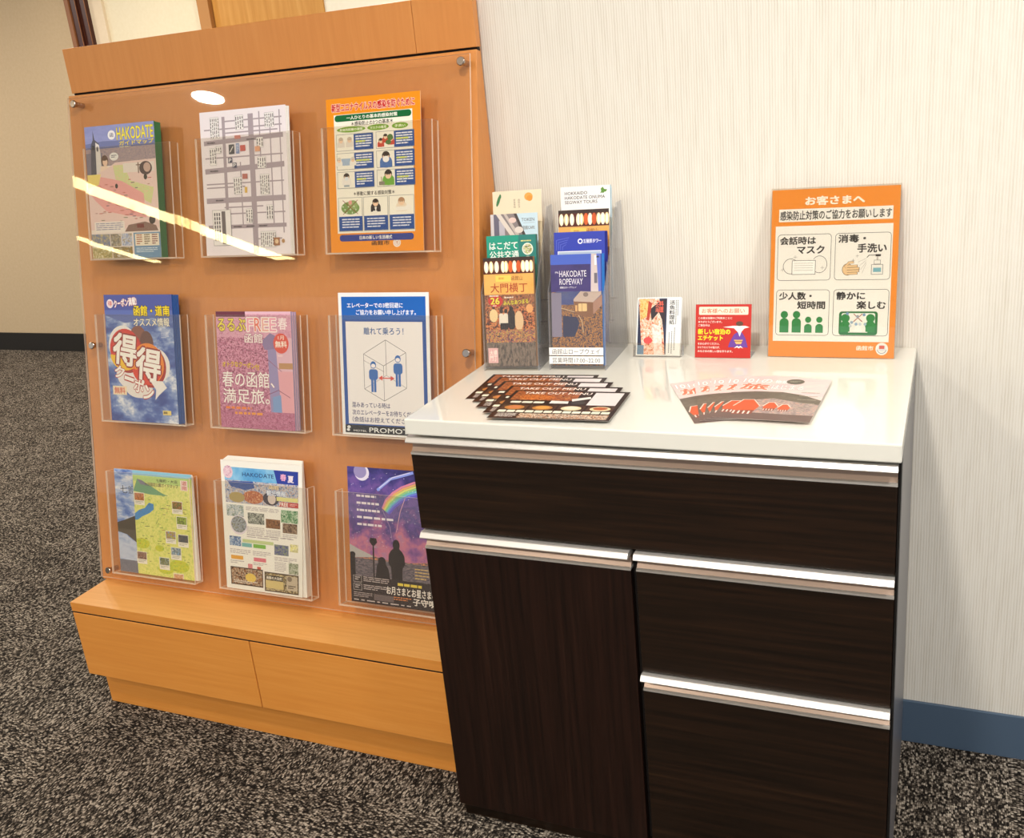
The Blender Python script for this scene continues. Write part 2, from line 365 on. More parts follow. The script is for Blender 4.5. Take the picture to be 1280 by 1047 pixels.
m = MB(); m.box((XL+.002, -.383, .1005), (XR-.002, YBK, .2765), gap_m); m.box((XL+.0015, -.4012, .2725), (XR-.0015, -.3832, .2764), gap_m); m.build('base_carcass', st)  # front strip is painted shade for the line under the ledge
for a, b in ((XL, -.5358), (-.5330, XR)):
    MB().box((a, -.4024, .1005), (b, -.3835, .2722), beech_h, .0012).build('drawer', st)
MB().box((XL, -.4024, .2768), (XR, YBK, .3004), beech_lit, 0, None, beech_h, 2).build('ledge', st)
MB().box((XL-.012, 0, -.018), (XR, SL-.0015, 0), beech_v, .0008, Matrix.Translation((0, 0, 0)) @ Matrix(((1, 0, 0, 0), (0, sv.y, nv.y, YB), (0, sv.z, nv.z, ZB), (0, 0, 0, 1)))).build('back_board', st)
MB().box((XL, YT, ZT+.003), (-.1375, YBK, 1.5516), beech_v, .0008).build('header_panel', st)
MB().box((-.1365, YT, ZT+.003), (XR, YBK, 1.5516), beech_v, .0008).build('header_panel', st)
YZ = Matrix(((0, 0, 1, 0), (1, 0, 0, 0), (0, 1, 0, 0), (0, 0, 0, 1)))  # local x,y,z -> world y,z,x
gp = [(YB+.0205, .3006), (YBK, .3006), (YBK, ZT), (YT+.0185, ZT)]
for xa in (XL-.011, XR-.019):
    MB().prism(gp, (xa, xa+.018), beech_v, YZ).build('side_panel', st)
MB().box((XL+.02, -.0225, .3006), (XR-.02, -.0202, 1.4500), beech_v).build('back_panel', st)
MB().box((XL+.001, YT+.006, ZT-.012), (XR-.001, -.0228, ZT+.0029), gap_m).build('seam_shade_strip', st)  # near-black strip paints the shade in the seam between header and board
A0 = .0205
ap = MB().box((XL+.009, .014, A0), (XR-.003, 1.162, A0+.005), clear, 0, LM(0, 0, 0), clear_edge, 2).build('acrylic_panel', st)
for x, s in ((XL+.032, 1.148), (XR-.020, 1.148), (XL+.036, .589), (XR-.020, .589), (XL+.038, .034), (XR-.020, .034)):
    MB().lathe([(.006, 0.0003), (.006, A0+.006), (.0085, A0+.0062), (.0085, A0+.010), (.007, A0+.0115)], screw_m, LM(x, s, 0)).build('standoff_screw', ap)
CX = (-.857, -.531, -.206); RS = (.789, .411, .038); PW, PH, PZ = .255, .253, .0255
PF = .0535
for s0 in RS:
    for cx in CX:
        m = MB(); x0, x1 = cx-PW/2, cx+PW/2; ML = LM(0, 0, 0)
        m.box((x0, s0, PF-.003), (x1, s0+PH, PF), clear, 0, ML, clear_edge, 2)
        m.box((x0, s0, PZ+.0003), (x0+.003, s0+PH, PF-.0032), clear, 0, ML, clear_edge, 0)
        m.box((x1-.003, s0, PZ+.0003), (x1, s0+PH, PF-.0032), clear, 0, ML, clear_edge, 0)
        m.box((x0+.0032, s0, PZ+.0003), (x1-.0032, s0+.003, PF-.0032), clear, 0, ML, clear_edge, 1)
        m.build('brochure_pocket', st)
FZ = PF-.0052                                            # front face of what stands in the pockets
S0 = .0035

# --- pocket 1: town guide with the church photo
def guide():
    for i in range(4):
        plain('guidebook', LM(-.877, RS[0]+S0, FZ-.0046-.0043*i), .203, .296, .0041, '#2f7a4b', '#3c7d50', 'green backed city guide copy stacked behind the church-cover guide', 'guidebook', 'green city guides in the top left pocket')
    s = Sheet('guidebook', LM(-.8775, RS[0]+S0, FZ), .206, .297, .0042, '#f0e2da', '#3c7d50', 'page_block', 'city guide with a church and pink town map cover in the top left pocket', 'guidebook', 'green city guides in the top left pocket', first='cover_map')
    s.piece('cover_photo')
    s.rect(0, 0, 1, .30, photo('town_aerial', ['#6d6a86', '#a08a98', '#b9a0a0', '#8a7f8e', '#c9b2a4'], 160, seed=1))
    s.rect(0, 0, 1, .16, sweep('sky', ['#6f78bc', '#8f96d0', '#d4d2e6', '#b8bce0'], .35, 20, .5, 2, (1, 3, 1)))
    s.poly([(0, .17), (0, .13), (.25, .115), (.55, .12), (.8, .13), (1, .12), (1, .17)], '#6a73a8')
    s.rect(0, .2, .24, .36, '#7a7488')
    s.poly([(.06, .36), (.08, .14), (.115, .10), (.12, .03), (.14, .10), (.2, .13), (.22, .36)], '#4a4a5e')     # church tower
    s.poly([(.14, .36), (.15, .12), (.2, .14), (.215, .2), (.22, .36)], '#e2dcd8'); s.ell(.115, .16, .02, .02, '#23222c'); s.ell(.175, .17, .014, .02, '#55525c')
    s.ell(.27, .262, .052, .042, '#5a3a2c'); s.ell(.275, .272, .036, .03, '#f0cdb4'); s.ell(.27, .245, .042, .016, '#5a3a2c'); s.poly([(.18, .37), (.21, .3), (.3, .3), (.37, .37)], '#f3d9c4')   # smiling woman
    s.piece('cover_map')
    s.poly([(0, .39), (.3, .32), (.42, .28), (1, .27), (1, .78), (0, .78)], '#eccfc9')
    s.poly([(.38, .3), (.55, .3), (.62, .42), (.95, .48), (.9, .6), (.6, .5), (.42, .42)], photo('fields', ['#d8d490', '#cfe0a0', '#eec8a8'], 90, seed=3))
    s.poly([(.02, .5), (.2, .38), (.5, .42), (.8, .52), (.82, .7), (.55, .68), (.25, .64), (.1, .56)], '#eda9a6')
    s.poly([(0, .36), (.2, .36), (.16, .44), (0, .46)], '#f2dc7a')
    s.rect(.53, .29, .97, .36, '#eadfd8'); s.ell(.85, .335, .09, .05, '#4a3436'); s.ell(.87, .33, .05, .035, '#c8a89c')
    s.rect(.74, .29, .755, .37, '#7a5a4a'); s.rect(.715, .305, .78, .312, '#7a5a4a'); s.ell(.84, .40, .025, .02, '#2b2220')
    for i in range(46):
        r = random.Random(i); s.rect(*(lambda u, v: (u, v, u+.03+.03*r.random(), v+.006))(.05+.85*r.random(), .4+.36*r.random()), r.choice(['#9a6a60', '#c46a60', '#8a8a6a', '#b98a80', '#6a5a70']))
    s.ell(.62, .62, .035, .025, '#cf5c50'); s.ell(.42, .455, .02, .018, '#2a2524')
    s.rect(.06, .72, .5, .8, '#f2e8e2', .002); s.bars(.08, .73, .48, .79, 4, '#8a86a6', .4, 3)
    s.poly([(.5, .8), (.56, .75), (.8, .73), (.95, .76), (.98, .8)], '#8a6a60'); s.rect(.68, .745, .78, .775, '#7a2f2a'); s.ell(.9, .72, .045, .03, '#3a2a2a')
    s.piece('photo')
    for i, q in enumerate(((0, .81, .28, .91), (.28, .81, .44, .91), (.44, .81, .6, .91), (0, .91, .3, 1), (.3, .91, .6, 1))):
        s.rect(q[0]+.005, q[1]+.003, q[2]-.005, q[3]-.003, photo('view', [['#6f7fae', '#8a8a90', '#c9b98a'], ['#b5a68a', '#6a6256', '#d8d0c4'], ['#8f9cc4', '#cfd4e4', '#a99a80'], ['#8a8a58', '#b5a05a', '#dcd3b2'], ['#b08a3c', '#7a6a3a', '#d8cfc0']][i], 60, seed=i+11))
    s.piece('information_box')
    s.rect(.62, .81, 1, 1, '#6f95b8'); s.rect(.64, .82, .98, .91, '#efe3cf')
    for i in range(3): s.bars(.66+.11*i, .825, .74+.11*i, .905, 5, ['#b06a4a', '#7a6a4a', '#8a4a4a'][i], .5, 20+i, 2)
    s.bars(.65, .925, .95, .965, 3, '#e2edf4', .4, 9)
    s.piece('title_lettering')
    s.ell(.395, .075, .055, .035, '#f2f0f4'); s.text('函', .37, .06, .42, .09, '#55507a')
    s.text('HAKODATE', .47, .025, .985, .115, '#f6e53a', .012, '#8a7f2a', .02); s.text('ガイドマップ', .5, .125, .985, .158, '#f0d838', .02)
    s.bars(.5, .165, .78, .172, 1, '#e6e0b0', .8)
    s.ell(.41, .235, .065, .03, '#ecebea'); s.bars(.37, .223, .45, .248, 2, '#6a6a78', .5)
    s.done()
guide()
# --- pocket 2: street map sheets
def streetmap():
    for i in range(3):
        plain('map_sheet', LM(-.533+.002*i, RS[0]+S0, FZ-.0025-.0016*i), .222, .302, .0014, '#efece9', '#f2f0ee', 'white street map sheet stacked behind the front street map', 'map', 'street map sheets in the top middle pocket')
    s = Sheet('map_sheet', LM(-.535, RS[0]+S0, FZ-.0008), .224, .304, .0014, '#f0e8ef', '#f6f4f2', 'sheet', 'white street map sheet with mauve roads, front of the top middle pocket', 'map', 'street map sheets in the top middle pocket', first='street_map')
    c = '#a99ba6'
    for v, t in ((.215, .014), (.41, .016), (.615, .016), (.8, .012)): s.line([(.05, v), (.95, v-.02 if v < .5 else v)], c, t*.7)
    for u, t in ((.28, .008), (.6, .0135)): s.line([(u, .05), (u, .8 if u < .5 else .98)], c, t)
    for u, a, b in ((.82, .05, .8), (.93, .03, .85), (.46, .36, .8), (.7, .03, .4)): s.line([(u, a), (u, b)], c, .003)
    for v, a, b in ((.075, .28, .95), (.125, .05, .95), (.155, .3, .9), (.32, .05, .95), (.5, .05, .95), (.525, .05, .5), (.665, .25, .7), (.71, .28, .95), (.89, .6, .9)): s.line([(a, v), (b, v)], c, .0028)
    for u0, v0, u1, v1 in ((.12, .04, .23, .19), (.42, .04, .52, .14), (.76, .04, .87, .14), (.1, .25, .18, .37), (.37, .46, .47, .58), (.66, .33, .76, .41), (.68, .45, .79, .59), (.5, .68, .58, .78), (.74, .66, .82, .76), (.66, .84, .84, .95), (.18, .24, .25, .29), (.66, .2, .74, .27)):
        s.frame(u0, v0, u1, v1, '#8d8590', '#f2eeee', .0005, .002)
        s.k += 1; r = random.Random(u0)
        n = max(2, int((u1-u0)/.022))
        for j in range(n):
            u = u0+(u1-u0)*(j+.3)/n; v = v0+.01
            while v < v1-.014:
                L = r.uniform(.01, .03); s.rect(u, v, u+(u1-u0)/n*.4, min(v+L, v1-.006), '#4a4450'); v += L+.006
    s.piece('landmark'); s.rect(.335, .235, .4, .3, '#4a4a50'); s.line([(.35, .285), (.385, .25)], '#e8e2e0', .0018); s.piece('landmark'); s.rect(.42, .23, .46, .3, '#7b8fbd'); s.bars(.425, .24, .455, .29, 4, '#e6eaf4', .4)
    s.piece('landmark'); s.rect(.47, .245, .53, .285, '#c9564e'); s.piece('landmark'); s.rect(.41, .175, .48, .2, '#d88a80'); s.piece('landmark'); s.rect(.64, .26, .7, .295, '#e5a682'); s.piece('landmark'); s.rect(.48, .44, .54, .475, '#b86a60'); s.piece('landmark'); s.rect(.5, .53, .53, .57, '#d8b04a')
    s.piece('landmark'); s.rect(.32, .325, .37, .36, '#4b4a66'); s.text('P', .33, .33, .36, .355, '#f0eef0'); s.piece('landmark'); s.rect(.37, .36, .42, .395, '#4b4a66'); s.text('P', .38, .365, .41, .39, '#f0eef0')
    s.piece('landmark'); s.rect(.81, .885, .88, .94, '#a5714c'); s.ell(.845, .912, .02, .016, '#e6c8a2'); s.piece('landmark'); s.ell(.92, .91, .018, .014, '#b58a5a')
    s.piece('legend'); s.frame(.1, .68, .32, .93, '#6a646a', '#f0ecec', .0006); s.rect(.21, .69, .255, .92, '#6d6366')
    for j in range(3):
        v = .7
        while v < .9:
            s.rect(.12+.028*j, v, .135+.028*j, v+.022, '#4a4450'); v += .029
    for q in ((.08, .21), (.55, .205), (.1, .405), (.15, .61), (.35, .797), (.5, .797), (.65, .797)): s.piece('road_name').bars(q[0], q[1], q[0]+.1, q[1]+.008, 1, '#4e4650', .9, 2)
    s.done()
streetmap()
# --- pocket 3: orange infection-prevention poster
def person(s, u, v, k, hair, shirt, skin='#f2cfae'):
    s.ell(u, v+.30*k, .42*k*s.H/s.W, .34*k, shirt, 18); s.rect(u-.42*k*s.H/s.W, v+.3*k, u+.42*k*s.H/s.W, v+.62*k, shirt)
    s.ell(u, v-.07*k, .27*k*s.H/s.W, .25*k, hair, 18); s.ell(u, v+.02*k, .22*k*s.H/s.W, .22*k, skin, 18); s.ell(u, v-.15*k, .23*k*s.H/s.W, .12*k, hair, 18)
    s.ell(u-.09*k*s.H/s.W, v-.02*k, .03*k*s.H/s.W, .03*k, '#33261e', 8); s.ell(u+.09*k*s.H/s.W, v-.02*k, .03*k*s.H/s.W, .03*k, '#33261e', 8)
def prevention():
    s = Sheet('poster', LM(-.214, RS[0]+S0, FZ-.0005), .217, .305, .0012, '#f29722', '#f4e3c8', 'sheet', 'laminated orange infection prevention poster with cartoon panels in the top right pocket', 'poster', gloss=.14, first='background')
    W = '#f7f3e6'; B = '#1d4f9e'
    s.rect(.08, .105, .915, .875, W)
    s.piece('title_lettering'); s.text('新型コロナウイルスの感染を防ぐために', .06, .035, .94, .085, '#d0201a', .04, '#fff6ea', .045)
    s.piece('caption_lettering'); s.text('＊感染防止の3つの基本＊', .27, .155, .71, .182, '#2a231c', .02); s.piece('caption_lettering'); s.text('＊移動に関する感染対策＊', .27, .605, .71, .632, '#2a231c', .02); s.piece('city_lettering'); s.text('函館市', .45, .93, .64, .958, '#33261c', .02)
    s.piece('city_emblem'); s.ell(.72, .945, .04, .028, '#f6f2ec'); s.arcline(.72, .945, .028, .019, '#c86a3a', .0008); s.text('市', .705, .934, .735, .956, '#c86a3a')
    s.piece('heading_bar'); s.rect(.09, .108, .905, .15, '#1d6a3c', .006); s.text('一人ひとりの基本的感染対策', .22, .117, .76, .141, '#f5f6ee', .025)
    s.piece('heading_bar'); s.rect(.1, .885, .9, .928, '#2b3f95', .006); s.text('日本の新しい生活様式', .32, .894, .67, .918, '#f5f6ee', .025)
    s.piece('oval_caption')
    for a, b, t in ((.11, .42, '身体的距離の確保'), (.44, .67, 'マスクの着用'), (.7, .87, '手洗い')):
        s.piece('oval_caption'); s.ell((a+b)/2, .203, (b-a)/2, .019, '#7fae2e'); s.text(t, a+.03, .195, b-.03, .212, '#fbfbe8', .02)
    k = 0
    for v0 in (.232, .353, .474):
        for u0 in (.1, .53):
            s.piece('picture_panel'); s.frame(u0, v0, u0+.4, v0+.107, '#2a3a52', W, .0006); s.rect(u0+.19, v0+.003, u0+.397, v0+.104, B)
            s.bars(u0+.21, v0+.014, u0+.38, v0+.094, 5, '#eef2f8', .5, k+4, 3); s.bars(u0+.21, v0+.045, u0+.38, v0+.06, 1, '#d8e26a', .8, k+4, 3)
            c = u0+.1
            if k == 0:
                for d in (-.05, .045): person(s, c+d, v0+.04, .07, '#c9b8a4', '#e6ddd2')
            elif k == 1:
                for d, h in ((-.05, .06), (.0, .035), (.06, .05)): person(s, c+d, v0+h, .06, '#3a2a20', '#cc4a33')
                s.ell(c+.05, v0+.04, .03, .02, '#4f7a3a'); s.ell(c+.03, v0+.07, .03, .015, '#4f7a3a')
            elif k == 2:
                s.rect(c-.05, v0+.035, c+.05, v0+.08, '#a9bcd4')
                for d in (-.075, .075): person(s, c+d, v0+.045, .06, '#d8d0c4', '#f0ece4')
            elif k == 3:
                person(s, c, v0+.04, .11, '#33271f', '#4a74b8'); s.ell(c, v0+.055, .034, .02, '#f6f4f2')
            elif k == 4:
                person(s, c, v0+.035, .085, '#40352c', '#efe9e2'); s.ell(c, v0+.044, .022, .012, '#dfe7ee'); s.rect(c-.03, v0+.085, c+.03, v0+.098, '#a8b4bc')
            else:
                person(s, c+.02, v0+.035, .105, '#2c231c', '#6fae3c'); s.rect(c-.08, v0+.075, c-.02, v0+.098, '#8a8276'); s.rect(c-.06, v0+.045, c-.045, v0+.075, '#c8bca8')
            k += 1
    for j, u0 in enumerate((.1, .375, .65)):
        s.piece('picture_panel'); u1 = u0+.262; s.frame(u0, .642, u1, .862, '#2a3a52', W, .0006); s.rect(u0+.004, .765, u1-.004, .859, B); s.bars(u0+.035, .78, u1-.035, .848, 4, '#e8eef8', .45, 30+j, 3); c = (u0+u1)/2
        if j == 0:
            s.ell(c, .71, .1, .042, '#7fa05a'); s.ell(c+.03, .69, .05, .03, '#98b070')
            for d in range(9): s.ell(c-.08+.02*d, .70+.02*(d % 3), .006, .005, '#e6ecd8', 8)
            s.line([(c-.08, .66), (c+.08, .75)], '#8a2f26', .0012); s.line([(c+.08, .66), (c-.08, .75)], '#8a2f26', .0012); s.ell(c, .675, .02, .015, '#e6a29a')
        elif j == 1:
            person(s, c, .685, .09, '#2c231c', '#2d2a2e'); s.poly([(c-.012, .71), (c+.012, .71), (c, .745)], '#f2efe8'); s.rect(c-.03, .735, c+.015, .755, '#f2efe8')
        else:
            person(s, c, .685, .095, '#b58a66', '#efdfc8'); s.rect(c-.06, .715, c+.06, .74, '#f4f0ea'); s.ell(c+.07, .72, .03, .018, '#f6f2ec')
    s.done()
prevention()
# --- pocket 4: coupon booklet
def coupon():
    for i in range(3):
        plain('coupon_booklet', LM(-.853+.0015*i, RS[1]+S0, FZ-.0045-.0042*i), .203, .294, .004, '#3b62a8', '#3460a8', 'blue coupon booklet stacked behind the front coupon booklet', 'booklet', 'coupon booklets in the middle left pocket')
    s = Sheet('coupon_booklet', LM(-.855, RS[1]+S0, FZ), .203, .295, .0042, '#5068b0', '#2f5ca6', 'page_block', 'blue sky coupon booklet with two red lettered balls in the middle left pocket', 'booklet', 'coupon booklets in the middle left pocket', first='cover_sky')
    s.rect(0, 0, 1, 1, photo('cloudy_sky', ['#3c4f9a', '#5670b8', '#8ea4d4', '#e9ecf4', '#f5f3f2'], 13, (1, 1.5, 1), seed=5, lo=.38, hi=.72))
    s.rect(0, 0, 1, .12, '#5059a4'); s.poly([(0, .12), (1, .12), (1, .2), (.7, .18), (.3, .22), (0, .16)], '#5f70b6')
    s.ell(.42, .62, .3, .14, '#f0eaea'); s.ell(.25, .4, .22, .16, '#f3efef'); s.ell(.7, .55, .22, .14, '#f1ecea'); s.ell(.45, .74, .2, .07, '#efe8e4')
    s.piece('emblem'); s.ell(.48, .33, .12, .09, '#8a5240'); s.ell(.6, .38, .1, .1, '#6a4034')
    for u, v, c1, c2 in ((.28, .43, '#d9301f', '#f5c518'), (.6, .54, '#ef8a1c', '#dd3a22')):
        s.ell(u+.03, v+.02, .235, .165, '#a8241a'); s.ell(u, v, .235, .165, c1); s.ell(u-.02, v+.04, .215, .125, c2 if u < .4 else '#e0401f', a0=180, a1=360); s.ell(u, v, .2, .14, '#ef8f25' if u > .4 else '#e2452a', a0=20, a1=200)
    s.text('得', .1, .31, .44, .55, '#fdf9f4', .03, '#9a2418', .05, rot=-8); s.text('得', .43, .42, .78, .67, '#fdf9f4', .03, '#9a2418', .05, rot=-8)
    for i, ch in enumerate('クーポン'): s.text(ch, .1+.14*i, .56+.055*i-(.012 if i > 1 else 0)+(.035 if i == 1 else 0), .235+.14*i, .655+.055*i-(.04 if i == 1 else 0), '#fdfaf6', .03, '#b83020', .05, rot=-14)
    s.poly([(.62, .67), (.8, .67), (.86, .72), (.74, .78), (.68, .82), (.7, .74)], '#f4f0ee')
    s.piece('title_lettering'); s.text('函館・道南', .44, .085, .96, .165, '#f4d92c', .02, '#5a4a20', .05); s.text('オススメ情報', .43, .18, .95, .245, '#f7f2dc', .02, '#3a3a6a', .05)
    s.piece('coupon_caption'); s.ell(.09, .07, .05, .035, '#f2e2e4'); s.text('得', .06, .05, .12, .09, '#d05048'); s.text('クーポン満載!', .15, .03, .49, .09, '#fbf4f2', .03, '#b0606a', .06, rot=6)
    s.piece('free_sticker'); s.rect(.05, .72, .26, .79, '#f6e2c0'); s.text('無料', .075, .73, .235, .78, '#dd7a62', .03); s.piece('publisher_mark'); s.rect(.78, .9, .9, .935, '#f0d878'); s.bars(.79, .908, .89, .93, 1, '#7a6a3a', .8)
    s.piece('small_print'); s.bars(.82, .27, .93, .34, 6, '#dfe2f0', .3, 8, 3)
    s.done()
coupon()
# --- pocket 5: spring free magazine
def spring():
    for i in range(2):
        plain('free_magazine', LM(-.529+.002*i, RS[1]+S0, FZ-.0048-.0046*i), .2, .256, .0044, '#d8b0c4', '#ab9fc4', 'pink free magazine stacked behind the front spring magazine', 'magazine', 'spring magazines in the centre pocket')
    s = Sheet('free_magazine', LM(-.531, RS[1]+S0, FZ), .2, .257, .0045, '#d79ab8', '#a9a0c8', 'page_block', 'pink cherry blossom free magazine with large white lettering in the centre pocket', 'magazine', 'spring magazines in the centre pocket', first='cover_photo')
    s.rect(0, 0, 1, 1, '#e3b9cc')
    s.rect(0, .2, .72, 1, photo('blossom', ['#7a3a52', '#a8587a', '#c67a9c', '#e2a8c0', '#d48aa8'], 95, seed=6)); s.rect(.7, .5, 1, .9, '#e6a8b4')
    s.rect(0, .02, 1, .22, photo('upper_blossom', ['#d58fae', '#e5b3c8', '#c77a9c'], 90, seed=7)); s.rect(0, 0, .4, .045, '#6a2a44')
    s.poly([(.6, .25), (.72, .18), (.84, .22), (.86, .3), (.78, .33), (.64, .32)], '#8d7aa8'); s.poly([(.68, .32), (.79, .31), (.83, .9), (.69, .9)], '#9b8fc0'); s.poly([(.72, .72), (.83, .7), (.84, .92), (.72, .92)], '#7fa0d4')   # tower
    s.rect(0, .85, 1, 1, photo('low_blossom', ['#8a3a5c', '#b4648a', '#d592b0', '#a84a72'], 120, seed=8)); s.rect(.82, .43, 1, .48, '#c09060')
    s.line([(.6, .72), (.8, .66), (.95, .72)], '#8a4a6a', .0014); s.line([(.3, .3), (.6, .36), (.85, .5)], '#9a5a78', .0014)
    s.piece('title_lettering'); s.text('るるぶ', .02, .06, .4, .165, '#f3e24a', .02, '#8a5a4a', .05)
    for i, (ch, c) in enumerate(zip('FREE', ('#f2a8c0', '#ee7a6a', '#f0b8b0', '#f2a8c0'))): s.text(ch, .42+.1*i, .055, .505+.1*i, .165, c, .01, '#fdf8f4', .05)
    s.text('春', .83, .05, .95, .15, '#fbeef2', .02, '#d88aa8', .04); s.text('函館', .38, .185, .62, .265, '#fbf4f0', .01, '#b06a8a', .05)
    s.piece('free_badge'); s.ell(.86, .265, .1, .085, '#e0503c'); s.text('1月', .825, .2, .9, .235, '#fbe9d8', .01); s.text('無料', .785, .245, .935, .3, '#fdf6ea', .02); s.bars(.81, .36, .93, .38, 1, '#f2d2d8', .8)
    s.piece('caption_lettering'); s.text('オトクなクーポン付', .06, .425, .56, .475, '#f6d440', .015, '#9a4a3a', .04, arch=.012, rot=-3)
    s.text('春の函館、', .05, .51, .75, .645, '#fdf9f6', .008, '#a8587a', .02); s.text('満足旅。', .05, .66, .68, .785, '#fdf9f6', .008, '#a8587a', .02)
    s.bars(.08, .815, .66, .84, 1, '#f08a3a', .8, 3, 9); s.bars(.2, .86, .82, .885, 1, '#f0a03a', .8, 4, 9)
    s.done()
spring()
# --- pocket 6: elevator notice
def elevator():
    s = Sheet('poster', LM(-.204, RS[1]+S0, FZ-.0005), .213, .296, .0012, '#f2f1f2', '#f4f4f4', 'sheet', 'laminated blue-bordered lift distancing notice beside the counter corner, in the middle right pocket', 'poster', gloss=.14, first='border')
    s.rect(.035, .028, .965, .985, '#1d50a4'); s.rect(.075, .2, .925, .92, '#f2eef0')
    s.piece('heading_banner'); s.rect(.035, .028, .965, .185, '#1f63bd'); s.text('エレベーターでの3密回避に', .1, .07, .72, .105, '#f4f7fb', .02); s.text('ご協力をお願い申し上げます。', .2, .118, .86, .153, '#f4f7fb', .02)
    s.piece('lettering'); s.text('離れて乗ろう！', .28, .24, .72, .29, '#2b5a9c', .015)
    s.piece('lettering')
    for t, v, u1 in (('混みあっている時は', .765, .55), ('次のエレベーターをお待ちください', .818, .87), ('（会話はお控えてください）', .868, .8)): s.text(t, .12, v, u1, v+.038, '#3a3a72', .014)
    s.piece('lift_drawing'); c = '#4a4a4c'; t = .0009
    A, B_, Cc, Dd = (.27, .425), (.52, .325), (.74, .41), (.49, .505); dz = .245
    s.line([A, B_, Cc, Dd], c, t, True); low = [(u, v+dz) for u, v in (A, B_, Cc, Dd)]
    for p, q in ((A, low[0]), (Dd, low[3]), (Cc, low[2]), (B_, low[1])): s.line([p, q], c, t)
    s.line([low[0], low[3], low[2]], c, t); s.line([low[0], low[1], low[2]], c, t*.7); s.line([(.27, .47), (.49, .545)], c, t*.7)
    s.line([(.35, .5), (.35, .7)], c, t*.7)
    for u, v, k in ((.375, .5, 1), (.65, .455, 1.0)):
        s.ell(u, v, .032, .026, '#2f6bbb'); s.ell(u, v+.006, .024, .014, '#f2eef0'); s.rect(u-.05, v+.03, u+.05, v+.105, '#2f6bbb', .006); s.rect(u-.028, v+.08, u-.003, v+.19, '#2f6bbb'); s.rect(u+.003, v+.08, u+.028, v+.19, '#2f6bbb')
    s.line([(.46, .59), (.58, .59)], '#d8493c', .0022); s.poly([(.43, .59), (.475, .572), (.475, .608)], '#d8493c'); s.poly([(.61, .59), (.565, .572), (.565, .608)], '#d8493c')
    s.piece('hotel_banner'); s.rect(.035, .928, .965, .985, '#15161a'); s.ell(.075, .945, .02, .01, '#e8e8ea'); s.ell(.068, .965, .018, .01, '#e8e8ea'); s.text('HOTEL', .13, .962, .28, .975, '#e8e8ea', .01); s.text('PROMOTE', .31, .942, .8, .976, '#eceded', .01)
    s.done()
elevator()
